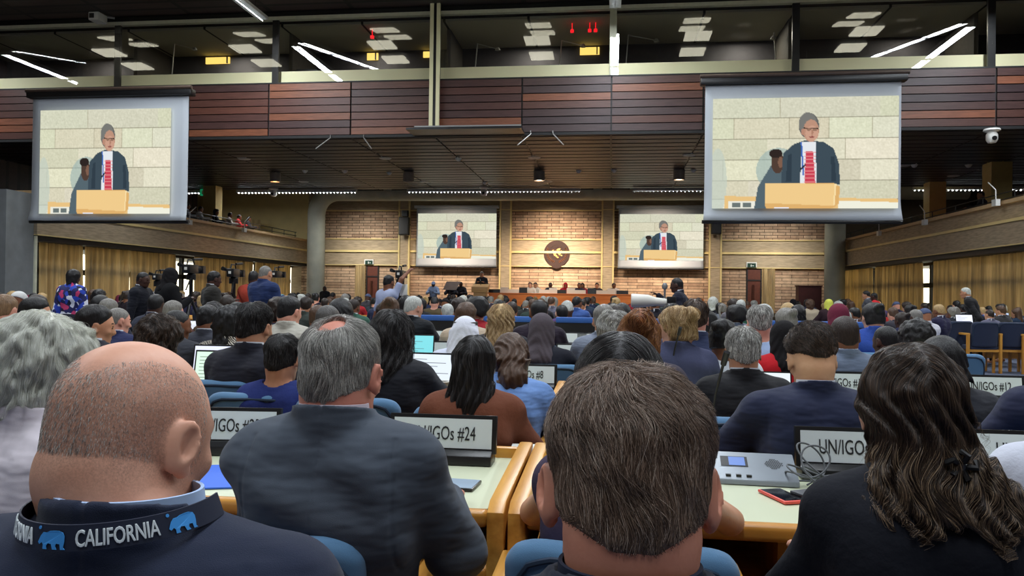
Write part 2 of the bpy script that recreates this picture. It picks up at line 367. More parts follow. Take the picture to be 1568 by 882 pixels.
# curtains along both sides
cn = 0
def yspan(u, X): return atX(u, 430, X)[1]
for (Xc, spans, nm) in ((-16.45, [(56, 126), (127, 196), (197, 270), (297, 384), (391, 443)], 'left'), (11.15, [(1285, 1335), (1343, 1411), (1429, 1500), (1501, 1590)], 'right')):
    N = len(spans)
    for i, (u0, u1) in enumerate(spans):
        y0, y1 = sorted((yspan(u0, Xc), yspan(u1, Xc)))
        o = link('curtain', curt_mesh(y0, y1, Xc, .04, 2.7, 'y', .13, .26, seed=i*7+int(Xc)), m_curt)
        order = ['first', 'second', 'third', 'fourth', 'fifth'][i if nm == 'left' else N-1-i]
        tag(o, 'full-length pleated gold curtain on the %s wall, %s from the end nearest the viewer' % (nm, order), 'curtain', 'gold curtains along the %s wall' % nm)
# pillars on the balconies
m_pil = flat('yellow_ochre_pillar', (214, 190, 124), .7, var=.05)
for X, Y, w in ((12.8, 33.3, .62), (13.0, 28.6, .66), (-17.9, 33.3, .6)):
    struct('column_balcony', MB().box(X-w/2, X+w/2, Y-w/2, Y+w/2, 2.95, 6.0), m_pil)
tag(link('curtain', curt_mesh(-21.6, -18.2, 38.8, 3.0, 5.0, amp=.06, per=.2, seed=91), m_curt), 'beige curtain at the far end of the left balcony, behind the railing', 'curtain')
# ================================================================ BOOTH FRONT (wood, cream band, glass)
def rnd_tone(a, b): t = random.random(); return tuple(s2l([a[i]+(b[i]-a[i])*t for i in range(3)])[:3])+(1,)
seams = [-10.56+2.62*k for k in range(-4, 11)]
for k in range(len(seams)-1):
    a, b = seams[k]+.025, seams[k+1]-.025; mb = MB(); z0 = 6.07; ph = (7.68-z0)/7
    for j in range(7):
        red = -14 < a < -5
        mb.cc = rnd_tone((104, 66, 56) if not red else (130, 78, 62), (70, 54, 58) if not red else (84, 58, 58))
        if random.random() < .12: mb.cc = s2l((150, 92, 66))
        mb.box(a, b, YF-.04, YF+.02, z0+j*ph+.014, z0+(j+1)*ph-.014)
    side = 'left of the steel post' if b < -5 else 'right of the steel post'
    order = ['first', 'second', 'third', 'fourth', 'fifth', 'sixth', 'seventh', 'eighth', 'ninth', 'tenth', 'eleventh', 'twelfth']
    i = (6-k-1) if b < -5.2 else k-6
    p = mb.build('wood_panel', m_plank)
    tag(p, 'dark plank wall panel under the booth windows, %s %s' % (order[max(0, min(11, i))], side), 'wall panel', 'plank panels under the booth windows')
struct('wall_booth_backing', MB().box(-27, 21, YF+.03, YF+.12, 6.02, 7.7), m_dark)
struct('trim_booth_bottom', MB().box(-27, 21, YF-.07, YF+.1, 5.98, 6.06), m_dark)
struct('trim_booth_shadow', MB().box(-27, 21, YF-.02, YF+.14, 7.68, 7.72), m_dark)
struct('wall_booth_sill', MB().box(-27, 21, YF+.28, YF+.4, 7.6, 8.14), m_cream)
struct('trim_booth_header', MB().box(-27, 21, YF-.03, YF+.16, 9.66, 9.76), m_frame)
struct('wall_above_glass', MB().box(-27, 21, YF, YF+.15, 9.76, 9.95), m_ceil)
mull = [-26.1, -20.9, -15.66, -10.4, -5.3, -.05, 5.1, 10.3, 15.6, 20.8]
for k in range(len(mull)-1):
    a, b = mull[k], mull[k+1]
    w = empty('window_%d' % (k+1), 'booth window pane', 'window', kind='structure')
    MB().box(a, b, YF, YF+.012, 7.72, 9.66).build('window_pane', m_glass, w)
    z0, z1 = 8.16, 9.66; tn = math.tan(math.radians(5.1)); y0 = YF+.2+(z1-z0)*tn
    MB().add([(a, y0, z0), (b, y0, z0), (b, YF+.2, z1), (a, YF+.2, z1), (a, y0+.01, z0), (b, y0+.01, z0), (b, YF+.21, z1), (a, YF+.21, z1)],
             [(0, 1, 2, 3), (4, 7, 6, 5), (0, 4, 5, 1), (2, 6, 7, 3), (0, 3, 7, 4), (1, 5, 6, 2)]).build('inner_pane', m_glass, w)
    struct('trim_mullion', MB().box(b-.1, b+.1, YF+.02, YF+.1, 7.72, 9.66), m_rail if k != 4 else m_frame)
# booth interior
struct('floor_booth', MB().box(-27, 21, YF+.4, 29, 7.5, 7.6), m_dark)
struct('wall_booth_far', MB().box(-27, 21, 26.2, 26.4, 7.6, 9.9), flat('booth_dark_wall', (58, 56, 60), .8))
def booth_ceiling():
    t = NT('booth_ceiling'); tc = t.n('ShaderNodeTexCoord'); b = t.n('ShaderNodeTexBrick'); t.l(tc.outputs['Object'], b.inputs['Vector'])
    b.inputs['Color1'].default_value = b.inputs['Color2'].default_value = s2l((176, 172, 150)); b.inputs['Mortar'].default_value = s2l((20, 20, 20))
    b.inputs['Scale'].default_value = 1; b.inputs['Brick Width'].default_value = 2.6; b.inputs['Row Height'].default_value = 9; b.inputs['Mortar Size'].default_value = .04; b.offset = 0
    t.l(b.outputs[0], t.b.inputs['Base Color']); return t.set(.8)
struct('ceiling_booth', MB().box(-27, 21, YF+.5, 29, 9.62, 9.7), booth_ceiling())
for i, x in enumerate((-15.8, -10.4, -5.2, .0, 5.2, 10.4)):
    struct('wall_booth_partition', MB().box(x-.06, x+.06, YF+1.2, 26.2, 7.6, 9.62), flat('booth_partition', (70, 66, 60), .8))
m_panelL = emit('light_panel_glow', (255, 250, 225), 5)
for x in (-18.2, -13.0, -8.0, -2.6, 2.7, 8.0):
    for y, w in ((19.7, .42), (18.0, .42)):
        o = MB().box(x-w, x+w, y-w, y+w, 9.84, 9.895).build('light_panel', m_panelL)
        tag(o, 'square light panel in the high dark hall ceiling', 'ceiling light', 'square light panels in the high ceiling')
m_lit = emit('lit_booth_doorway', (255, 214, 110), 1.0)
for u0, u1, v0, v1 in ((315, 352, 68, 98), (562, 579, 80, 92), (648, 664, 62, 88), (888, 918, 72, 84)):
    p0 = atY(u0, v1, 26.15); p1 = atY(u1, v0, 26.15); p1[2] = min(p1[2], 9.55); w = empty('window_booth_inner', 'lit window', 'window', kind='structure')
    MB().box(p0[0], p1[0], 26.14, 26.19, p0[2], p1[2]).build('window_pane', m_lit, w)
    MB().box(p0[0]-.05, p1[0]+.05, 26.1, 26.16, (p0[2]+p1[2])/2+.2, (p0[2]+p1[2])/2+.24).box(p1[0]-.1, p1[0]-.06, 26.1, 26.16, p0[2], p1[2]).build('window_frame', m_dark, w)
for u, v in ((570, 55), (903, 45), (912, 42), (876, 50)):
    p = atY(u, v, 24.0); tag(MB().box(p[0]-.05, p[0]+.05, 23.96, 24.04, 9.34, 9.42).box(p[0]-.01, p[0]+.01, 23.99, 24.01, 9.42, 9.63).build('indicator_lamp', emit('red_lamp', (230, 20, 30), 1.5)), 'small red signal lamp glowing inside the booth near the centre window', 'lamp', 'red signal lamps in the booth')
# desk lamps and monitors in the booths
m_lamparm = flat('lamp_arm', (170, 170, 165), .4, .4)
for i, (u, v, du, w) in enumerate(((262, 95, 28, 'behind the second window'), (726, 95, 28, 'behind the window right of the steel post'), (855, 90, 30, 'beside the white monitor'), (957, 82, 40, 'right of the centre mullion'), (1190, 78, -14, 'near the right-hand screen'))):
    a = atY(u, v, 24.6); b = atY(u+5*(1 if du > 0 else -1), v-28, 24.6); c = atY(u+du+8, v-20, 24.6)
    e = empty('desk_lamp', 'jointed arm desk lamp in the interpreters booth %s' % w, 'lamp', 'jointed desk lamps in the booth', loc=(a[0], 24.6, 7.95))
    rel = lambda p: (p[0]-a[0], 0, p[2]-7.95)
    MB().tube([(0, 0, .0), (0, 0, .06)], .09, 12).build('base', m_lamparm, e)
    MB().tube([(0, 0, .05), rel(b)], .02, 6).tube([rel(b), rel(c)], .016, 6).build('arm', m_lamparm, e)
    q = rel(c); MB().lathe([(.02, .06), (.05, .04), (.09, -.04), (.085, -.04), (.04, .03)], q, 12).build('lamp_shade', m_lamparm, e, smooth=True)
struct('floor_booth_desk', MB().box(-27, 21, YF+.7, YF+2.0, 7.88, 7.95), m_dark)
for i, (u, v, w, c) in enumerate(((876, 84, .5, 1), (30, 96, .6, 0), (120, 92, .6, 0), (470, 93, .7, 0), (500, 88, .5, 0), (690, 90, .5, 0), (1035, 80, .55, 1), (1262, 62, 1.0, 0), (1210, 72, .5, 0), (1470, 62, .6, 0))):
    p = atY(u, v, 24.2); e = empty('monitor', ('white' if c else 'black')+' computer monitor on the booth desk, %s' % ['beside the red lamps', 'behind the far left window', 'left of the first mullion', 'behind the lamp reflections left of the post', 'left of the steel post', 'just right of the steel post', 'low between two desk lamps', 'large, above the right screen', 'small, above the right screen', 'in the last window on the right'][i], 'monitor', 'monitors in the booth', loc=(p[0], 24.2, 7.95))
    mm = m_white if c else m_black; h = w*.6
    MB().box(-w/2, w/2, -.02, .02, .1, .1+h).build('screen_casing', mm, e, bevel=.01)
    MB().box(-.03, .03, .02, .05, 0, .3).box(-.12, .12, -.07, .1, 0, .015).build('stand', mm, e)
for x in (-13, -2.6, 4): light('booth_light', 'AREA', (x, 25.4, 9.55), BOOTH_W, (1, .95, .8), .6, .6)
for x in (-18, -8, 9): light('booth_light', 'AREA', (x, 25.4, 9.55), BOOTH_W*.6, (1, .95, .8), .6, .6)
# steel post in front of the booth
e = empty('steel_post', 'pale metal post running down the booth front to the dark projector shelf', 'post', loc=(-5.3, YF-.25, 6.1))
MB().box(-.15, -.04, -.05, .05, 0, 3.8).box(.05, .15, -.05, .05, 0, 3.8).build('upright', m_cream, e)
MB().box(-.05, .06, -.02, .02, 0, 3.8).build('inset', m_black, e)
e = empty('projector_shelf', 'flat dark shelf hung under the steel post below the booth', 'shelf', loc=(-4.2, YF-.6, 6.0))
MB().box(-1.75, 1.6, -.4, .5, .0, .06).build('board', m_black, e); MB().box(-1.5, 1.6, -.42, -.38, .06, .1).build('lip', m_greym, e)
MB().tube([(-.9, .3, .05), (-.9, .3, .2)], .02).tube([(.9, .3, .05), (.9, .3, .2)], .02).build('hanger', m_rail, e)
# ---------- hall lamps
m_lampb = flat('lamp_housing', (180, 182, 182), .5)
for X in LAMP_X:
    for Y in LAMP_Y:
        w = {-20.6: 'outermost left', -10.25: 'left', 0.0: 'centre', 10.25: 'right'}[X]
        o = empty('ceiling_lamp', 'long twin tube lamp in the %s row under the high ceiling' % w, 'ceiling lamp', 'long tube lamps of the %s row' % w, loc=(X, Y, LAMP_Z))
        MB().box(-.16, .16, -1.52, 1.52, .0, .09).build('housing', m_lampb, o)
        MB().box(-.01, .01, -1.5, 1.5, -.05, .0).build('divider', m_lampb, o)
        MB().tube([(0, -1, .09), (0, -1, .65)], .012, 5).tube([(0, 1, .09), (0, 1, .65)], .012, 5).build('suspension', m_rail, o)
for i, (a, b) in enumerate(LED_X):
    o = empty('led_strip_lamp', 'white louvred strip lamp at the low ceiling edge, %s' % ['left of the left big screen', 'between left big screen and duct bend', 'over the left small screen', 'over the right small screen', 'right of the right big screen'][i], 'strip lamp', 'strip lamps at the far ceiling edge', loc=((a+b)/2, 34.2, 5.81))
    MB().box(-(b-a)/2, (b-a)/2, -.08, .08, 0, .12).build('housing', m_lampb, o)
    mb = MB(); n = int((b-a)/.16)
    for k in range(n): x = -(b-a)/2+(k+.5)*(b-a)/n; mb.box(x-.012, x+.012, -.08, .08, -.05, 0)
    mb.build('louvre', m_lampb, o)
# ---------- downlights and ceiling bits
dl = [(-13.3, 29.6, 1, (255, 190, 130)), (-7.9, 29.7, 0, (0, 0, 0)), (-2.8, 29.7, 1, (255, 225, 190)), (2.43, 29.7, 1, (255, 225, 190)), (13.0, 29.2, 1, (250, 190, 235)), (-23.6, 29.2, 1, (255, 190, 130))]
wh = ['left, glowing orange, above the gap beside the left big screen', 'unlit grey one left of centre', 'nearest the ceiling centre, glowing warm white', 'lit, beside the right big screen', 'far right, glowing pinkish', 'far left, half hidden by the left big screen']
for i, (x, y, on, c) in enumerate(dl):
    o = empty('ceiling_spotlight', 'cylinder downlight, '+wh[i], 'downlight', 'cylinder downlights on the low ceiling', loc=(x, y, 5.62))
    MB().lathe([(.0, .38), (.21, .38), (.21, 0), (.18, 0), (.18, .06)], n=24).build('housing', flat('downlight_grey', (140, 132, 126), .6), o, smooth=True)
    MB().lathe([(.18, .04), (.0, .02)], n=24).build('lamp_disc', emit('downlight_glow', c, 6) if on else m_greym, o)
    if on and i in (2, 3): light('podium_spot_light', 'SPOT', (x, y, 5.58), 420, (1, .86, .7), .15, None, (math.radians(50), 0, math.radians(0 if i == 2 else 40)), spot_size=1.0, spot_blend=.8)  # extra warm spots added here to brighten the podium table
    if on: light('downlight_light', 'SPOT', (x, y, 5.6), DOWN_W, s2l(c)[:3], .15, spot_size=2.2, spot_blend=.6)
for i, (u, v) in enumerate(((374, 242), (590, 241), (818, 240), (1055, 236), (465, 277), (651, 277), (838, 277), (1033, 275), (1384, 252), (1460, 268))):
    p = atZ(u, v, 6.0); o = MB().lathe([(0, -.05), (.2, -.05), (.24, -.01), (.24, 0)], n=20).build('ceiling_speaker', m_lampb, smooth=True)
    o.location = (p[0], p[1], 6.0); tag(o, 'flat round pale loudspeaker set in the low slatted ceiling', 'ceiling loudspeaker', 'round loudspeakers in the low ceiling')
for i, (u, v) in enumerate(((702, 241), (743, 278), (467, 260), (528, 260), (596, 263), (886, 260), (940, 259), (1062, 259), (1483, 251), (1400, 251))):
    p = atZ(u, v, 6.0); o = MB().lathe([(0, -.14), (.06, -.12), (.12, -.03), (.12, 0)], n=16).build('smoke_detector', m_white, smooth=True)
    o.location = (p[0], p[1], 6.0); tag(o, 'small white smoke detector on the low slatted ceiling', 'smoke detector', 'smoke detectors on the low ceiling')
# cameras on the building
def domecam(P, lab, s=1):
    o = empty('dome_camera', lab, 'security camera', loc=P, sc=s)
    MB().lathe([(0, 0), (.2, 0), (.22, -.05), (.12, -.09), (0, -.09)], n=20).build('mount', m_white, o, smooth=True)
    MB().lathe([(.1, -.08), (.15, -.16), (.15, -.3), (.1, -.38), (0, -.4)], n=20).build('camera_head', m_white, o, smooth=True)
    MB().tube([(0, -.12, -.27), (0, -.17, -.28)], .06, 14).build('lens', m_black, o)
p = atY(1519, 190, 22.9); domecam((p[0], 22.9, 5.98), 'white pan and tilt camera under the right end of the booth front', 1.0)
p = atY(741, 292, 34.0); domecam((p[0], 34.0, 5.98), 'white dome camera hanging below the strip lamp over the left small screen', 1.0)
p = atY(419, 292, 34.0); domecam((p[0], 34.0, 5.98), 'white dome camera hanging near the duct bend', 1.0)
p = atY(151, 28, 22.6); e = empty('box_camera', 'white boxy security camera above the glass at upper left', 'security camera', loc=(p[0], 22.6, p[2]))
MB().box(-.18, .17, -.25, .2, -.13, .13).build('camera_body', m_white, e, bevel=.04); MB().box(-.13, .02, -.27, -.25, -.07, .07).build('lens_window', m_black, e)
MB().tube([(.1, .15, .1), (.3, .35, .12)], .04, 8).build('bracket', m_greym, e)
for u, v in ((505, 211), (556, 211), (812, 205), (846, 205)):
    p = atY(u, v, 22.85); w = 'left' if u < 700 else 'right'
    tag(MB().tube([(p[0], 22.9, p[2]+.1), (p[0]+.02, 22.85, p[2]), (p[0]+(.35 if u in (556, 846) else -.35), 22.6, p[2]-.38)], .018, 6).build('cable', m_greym), 'thin grey cable under the plank wall, %s of the projector shelf, %s of its pair' % (w, 'right' if u in (556, 846) else 'left'), 'cable')
# ================================================================ PROJECTION SCREENS
IW, IH = 240, 144
def screen_image():
    y, x = np.mgrid[0:IH, 0:IW]; u = x/IW; v = 1-y/IH
    rn = np.random.default_rng(3); img = np.zeros((IH, IW, 3)); base = np.array([226, 222, 196.])
    rows = [1.01, .815, .63, .44, .255, .09, -1]; joints = [[.37, .9], [.12, .42, .63, .86], [.3, .72], [.06, .5, .8], [.2, .36, .58], [.5]]
    nz = rn.normal(0, 1, (IH, IW)); sm = sum(np.roll(nz, s, a) for s in (-1, 0, 1) for a in (0, 1))/3
    img[:] = base
    for i in range(6):
        m = (v < rows[i]) & (v >= rows[i+1]); xs = [0]+joints[i]+[1.01]
        for j in range(len(xs)-1):
            mm = m & (u >= xs[j]) & (u < xs[j+1]); img[mm] = base+rn.uniform(-14, 8)+np.array([rn.uniform(-6, 4), 0, rn.uniform(-4, 6)])
            img[m & (abs(u-xs[j+1]) < .0035)] = (178, 172, 148)
        img[(abs(v-rows[i+1]) < .005)] = (150, 146, 126)
    img += sm[..., None]*4.5
    def el(cx, cy, rx, ry, c, a=1.0):
        m = ((u-cx)/rx)**2+((v-cy)/ry)**2 < 1; img[m] = img[m]*(1-a)+np.array(c, float)*a
    def poly(P, c, a=1.0):
        m = np.zeros((IH, IW), bool); n = len(P)
        for k in range(n):
            (x1, y1), (x2, y2) = P[k], P[(k+1) % n]
            cnd = ((y1 > v) != (y2 > v)); xi = (x2-x1)*(v-y1)/(y2-y1+1e-9)+x1; m ^= cnd & (u < xi)
        img[m] = img[m]*(1-a)+np.array(c, float)*a
    el(.03, .25, .05, .3, (196, 208, 196), .7); el(.36, .35, .12, .2, (150, 176, 176), .6)
    poly([(.07, 0), (.07, .12), (1, .09), (1, 0)], (236, 196, 132)); poly([(.09, 0), (.09, .075), (.28, .075), (.28, 0)], (238, 238, 224)); poly([(.68, 0), (.68, .075), (1, .06), (1, 0)], (244, 244, 226))
    poly([(.11, .015), (.11, .06), (.155, .06), (.155, .015)], (110, 120, 118)); poly([(.17, .015), (.17, .06), (.215, .06), (.215, .015)], (110, 120, 118))
    poly([(.23, 0), (.25, .2), (.33, .42), (.42, .45), (.44, .2), (.44, 0)], (88, 104, 112)); el(.355, .42, .034, .1, (84, 66, 58)); el(.345, .50, .036, .04, (52, 44, 42)); el(.372, .42, .014, .05, (128, 96, 80))
    poly([(.375, .22), (.385, .5), (.44, .58), (.50, .615), (.60, .6), (.655, .54), (.685, .4), (.69, .22)], (66, 80, 90))
    poly([(.40, .25), (.41, .48), (.43, .5), (.43, .25)], (54, 66, 76)); poly([(.645, .25), (.64, .47), (.66, .47), (.67, .25)], (54, 66, 76))
    poly([(.478, .22), (.482, .6), (.56, .6), (.565, .22)], (232, 236, 240)); poly([(.50, .22), (.508, .52), (.545, .52), (.56, .22)], (206, 70, 88))
    for k in range(9): poly([(.50, .24+k*.033), (.50, .248+k*.033), (.56, .248+k*.033), (.56, .24+k*.033)], (236, 150, 150))
    poly([(.478, .6), (.486, .6), (.50, .3), (.49, .3)], (70, 110, 190)); poly([(.478, .34), (.478, .36), (.505, .41), (.508, .39)], (40, 40, 46))
    el(.522, .745, .054, .115, (104, 104, 102)); el(.515, .765, .048, .1, (122, 122, 118)); el(.534, .70, .042, .10, (190, 146, 124)); el(.538, .675, .034, .07, (206, 160, 138)); el(.49, .69, .010, .03, (186, 138, 118))
    poly([(.492, .722), (.492, .730), (.574, .722), (.574, .714)], (70, 58, 52)); el(.522, .712, .012, .013, (150, 116, 98)); el(.553, .709, .012, .013, (150, 116, 98)); el(.54, .685, .006, .022, (176, 130, 110)); el(.538, .645, .016, .008, (150, 92, 84))
    poly([(.288, .225), (.288, .03), (.3, 0), (.63, 0), (.655, .01), (.685, .05), (.69, .2), (.655, .235)], (226, 178, 112)); poly([(.288, .235), (.29, .055), (.655, .03), (.662, .225)], (244, 206, 142))
    poly([(.662, .225), (.655, .03), (.662, .03), (.672, .225)], (252, 226, 170)); poly([(.34, 0), (.34, .02), (.42, .02), (.42, 0)], (238, 240, 250))
    return np.clip(img, 0, 255)
IMG = screen_image(); LIN = (IMG/255)**2.2
def img_mat():
    t = NT('projected_picture'); a = t.n('ShaderNodeAttribute', attribute_name='pic')
    t.b.inputs['Base Color'].default_value = (.0, .0, .0, 1); t.l(a.outputs['Color'], t.b.inputs['Emission Color']); t.b.inputs['Emission Strength'].default_value = .66
    return t.set(.9, spec=0)
m_pic = img_mat()
def pic_mesh():
    xs = np.linspace(-.5, .5, IW); ys = np.linspace(.5, -.5, IH); X, Y = np.meshgrid(xs, ys)
    V = np.stack([X.ravel(), np.zeros(X.size), Y.ravel()], 1); idx = np.arange(IW*IH).reshape(IH, IW)
    Fc = np.stack([idx[:-1, :-1].ravel(), idx[1:, :-1].ravel(), idx[1:, 1:].ravel(), idx[:-1, 1:].ravel()], 1)
    me = mesh_np('projected_picture', V, Fc); a = me.color_attributes.new('pic', 'FLOAT_COLOR', 'POINT')
    a.data.foreach_set('color', np.concatenate([LIN.reshape(-1, 3), np.ones((IW*IH, 1))], 1).astype(np.float32).ravel()); return me
PIC = pic_mesh()
m_fab = flat('screen_fabric', (186, 192, 200), .9, var=.02, scale=1)
def screen(lab, Y, X0, X1, Z0, Z1, pic, small=False):
    w = X1-X0; h = Z1-Z0; e = empty('projection_screen', lab, 'projection screen', 'large hanging screens' if not small else 'small wall screens', loc=((X0+X1)/2, Y, Z0))
    # fabric with slightly curled bottom corners
    n = 24; V = []; F = []
    for j in range(n+1):
        tz = j/n; fl = max(0, 1-tz/.18)**2
        for i in range(n+1):
            s = i/n*2-1; V.append((s*w/2*(1+.012*fl), -.10*fl*(abs(s)**3)*(0 if small else 1), tz*h))
    for j in range(n):
        for i in range(n): a = j*(n+1)+i; F.append((a, a+1, a+n+2, a+n+1))
    fm = mesh_np('fabric', V, F, True); fo = link('fabric', fm, m_fab, e); md = fo.modifiers.new('s', 'SOLIDIFY'); md.thickness = .02; md.offset = 1
    MB().tube([(-w/2-.05, 0, -.03), (w/2+.05, 0, -.03)], .045 if not small else .03, 12).build('bottom_bar', m_black, e, smooth=True)
    cs = MB().box(-w/2-.12, w/2+.12, -.14, .14, h, h+.17 if not small else h+.14); cs.build('case', m_black if not small else m_fab, e, bevel=.03)
    if not small: MB().tube([(-w/2-.14, -.12, h+.19), (w/2+.14, -.12, h+.19)], .05, 10).build('roller_tube', flat('brown_tube', (70, 55, 48), .4), e, smooth=True)
    for q in ((-.8, .8) if small else ((-.85, -.12) if X0 < 0 else (-.5, .8))): MB().box(q*w/2-.03, q*w/2+.03, .12, YF-.015-Y if not small else .43, h-.05 if not small else h+.03, h+.02 if not small else h+.1).build('bracket', m_rail, e)
    px0, px1, pz0, pz1 = pic
    p = link('projected_picture', PIC, m_pic, e); p.location = ((px0+px1)/2-(X0+X1)/2, -.125 if not small else -.03, (pz0+pz1)/2-Z0); p.scale = (px1-px0, 1, pz1-pz0)
    return e
def sc_from(u0, u1, v0, v1, pu0, pu1, pv0, pv1, Y, lab, small=False):
    vm = (v0+v1)/2; A = atY(u0, vm, Y); B = atY(u1, vm, Y); um = (u0+u1)/2; T = atY(um, v0, Y)[2]; Bz = atY(um, v1, Y)[2]
    pa = atY(pu0, vm, Y)[0]; pb = atY(pu1, vm, Y)[0]; pt = atY(um, pv0, Y)[2]; pz = atY(um, pv1, Y)[2]
    return screen(lab, Y, A[0], B[0], Bz, T, (pa, pb, pz, pt), small)
sc_from(50, 288, 149, 338, 66, 265, 169, 328, 19.4, 'large hanging projection screen on the left, showing a man at a lectern')
sc_from(1079, 1379, 128, 338, 1090, 1373, 151, 320, 19.4, 'large hanging projection screen on the right, showing a man at a lectern')
sc_from(638, 760, 319, 408, 640, 760, 327, 396, 39.4, 'small wall screen left of the round emblem, showing a man at a lectern', True)
sc_from(947, 1077, 319, 411, 949, 1077, 328, 399, 39.4, 'small wall screen right of the round emblem, showing a man at a lectern', True)
# ================================================================ EMBLEM
m_bronze = flat('dark_bronze', (52, 27, 19), .7, .0, var=.2, scale=6); m_gold = flat('gold_relief', (226, 172, 92), .5, .0, var=.15, scale=10)
e = empty('wall_emblem', 'round dark bronze emblem with a gold globe map and laurel on the podium wall', 'emblem', loc=(-2.8, YB-.22, 3.38))
def disc(r, y0, y1, n=48): return MB().prism([(r*math.cos(2*PI*k/n), r*math.sin(2*PI*k/n)) for k in range(n)], 'y', y0, y1)
d = disc(.66, -.05, .0); d.prism([(.4*math.cos(2*PI*k/30), -.25+.52*math.sin(2*PI*k/30)) for k in range(30)], 'y', -.049, .0)
d.build('disc', m_bronze, e)
g = MB()
for r in (.13, .24, .35): g.tube([(r*math.cos(2*PI*k/36), -.06, .08+r*math.sin(2*PI*k/36)) for k in range(37)], .008, 5, cap=False)
for k in range(8): a = 2*PI*k/8; g.tube([(0, -.06, .08), (.35*math.cos(a), -.06, .08+.35*math.sin(a))], .006, 5)
g.build('globe_grid', m_bronze, e)
mp = MB()
for (cx, cz, s, rot, st) in ((.08, .2, .11, .4, .5), (-.1, .02, .13, 1.2, .55), (.12, .0, .1, -.5, .6), (.2, .1, .07, .9, .5), (-.03, -.12, .08, 2, .5), (.05, -.2, .05, .4, .7), (-.2, .14, .06, .7, .5), (.24, -.1, .05, 0, .6)):
    rn = random.Random(int(s*1000)); pts = []
    for k in range(14):
        a = 2*PI*k/14; r = s*(1+.3*rn.uniform(-1, 1)); x, z = r*math.cos(a), r*st*math.sin(a)
        pts.append((cx+x*math.cos(rot)-z*math.sin(rot), cz+x*math.sin(rot)+z*math.cos(rot)))
    mp.prism(pts, 'y', -.075, -.05)
mp.build('globe_map', m_gold, e)
lf = MB()
for s in (-1, 1):
    for k in range(11):
        a = -PI/2+s*(.18+k*.17); c = (.49*math.cos(a), -.06, .06+.49*math.sin(a)); t = (-math.sin(a)*s, math.cos(a)*s)
        for q in (-1, 1):
            n2 = (math.cos(a)*q, math.sin(a)*q); dx = t[0]*.8+n2[0]*.5; dz = t[1]*.8+n2[1]*.5
            lf.add([(c[0], -.05, c[2]), (c[0]+dx*.06+n2[0]*.02, -.08, c[2]+dz*.06+n2[1]*.02), (c[0]+dx*.12, -.06, c[2]+dz*.12), (c[0]+dx*.06-n2[0]*.02, -.08, c[2]+dz*.06-n2[1]*.02)], [(0, 1, 2), (0, 2, 3)])
lf.build('laurel', flat('bronze_leaf', (140, 92, 58), .5, .0), e)
# loudspeakers on pilasters, exit signs, balcony cables
for u, v, lab, s in ((619, 346, 'black loudspeaker cabinet on the pilaster left of the left small screen', 1), (1097, 345, 'black loudspeaker cabinet half hidden under the right big screen', .9)):
    p = atY(u, v, 39.12); o = empty('loudspeaker', lab, 'loudspeaker', loc=tuple(p), sc=s)
    MB().box(-.25, .25, -.2, .2, -.48, .45).build('cabinet', m_black, o, bevel=.03); MB().box(-.22, .22, -.215, -.2, -.42, .4).build('grille', m_rail, o)
    MB().box(-.12, .16, -.05, .25, .5, .8).build('small_box', m_black, o); MB().tube([(.1, .2, .1), (.15, .56, .1)], .05).build('bracket', m_rail, o)
p = atY(316, 294, 33.9); o = empty('exit_sign', 'green illuminated exit sign hanging at the left end of the strip lamps', 'exit sign', loc=tuple(p))
MB().box(-.28, .28, -.04, .04, -.17, .13).build('sign_box', emit('exit_green', (20, 130, 84), .5), o)
MB().box(-.2, -.1, -.05, -.04, -.1, .07).box(.0, .16, -.05, -.04, -.03, .0).box(.1, .13, -.05, -.04, -.1, .07).build('symbol', m_white, o); MB().box(-.2, .2, -.02, .02, .12, .24).build('hanger', m_rail, o)
for i, (u, v) in enumerate(((1525, 310), (1416, 340), (1346, 357), (374, 352), (290, 340))):
    p = atX(u, v, 10.45 if u > 700 else -15.75); sg = -1 if u > 700 else 1
    o = empty('small_wall_box', 'small white box with a cable on the %s balcony front, %s' % ('right' if u > 700 else 'left', ['nearest the viewer', 'second from the viewer', 'farthest along', 'farther one', 'just past the big screen'][i]), 'junction box', loc=tuple(p))
    MB().box(-.06, .06, -.12, .12, -.1, .08).build('box', m_white, o); MB().tube([(0, 0, .05), (0, .02, .35), (-sg*.02, .5, .62)], .015, 5).build('cable', m_white, o)
# ================================================================ PODIUM
m_orange = wood('orange_wood_front', (236, 120, 52), (255, 160, 88), 'x', .4)
m_pine = wood('light_podium_wood', (214, 160, 96), (240, 196, 132), 'x', .5)
struct('floor_dais', MB().box(-13, 8, 31.6, YB-.2, 0, .52), m_wallback)
t = empty('podium_table', 'long orange wooden podium table below the round emblem', 'table', loc=(-2.0, 32.4, .52))
MB().box(-3.1, 3.3, -.02, .03, 0, .78).build('front_panel', m_orange, t); MB().box(-3.15, 3.35, -.04, .7, .78, .82).build('tabletop', m_orange, t)
MB().box(-3.12, -3.06, .03, .68, 0, .78).build('leg', m_orange, t); MB().box(3.26, 3.32, .03, .68, 0, .78).build('leg', m_orange, t)
t = empty('side_table', 'short orange side table right of the podium table, with white screens', 'table', loc=(2.5, 32.5, .3))
MB().box(-.9, 1.2, -.02, .6, .86, .9).build('tabletop', m_orange, t); MB().box(-.9, 1.2, 0, .03, .2, .86).build('front_panel', m_orange, t)
for sx in (-.85, 1.15): MB().box(sx-.04, sx+.04, .1, .5, .22, .86).build('leg', m_orange, t)
l = empty('lectern', 'light wooden lectern at the left end of the podium table', 'lectern', loc=(-5.42, 32.0, .52))
MB().box(-.26, .26, -.03, .3, 0, .86).build('stand', m_pine, l)
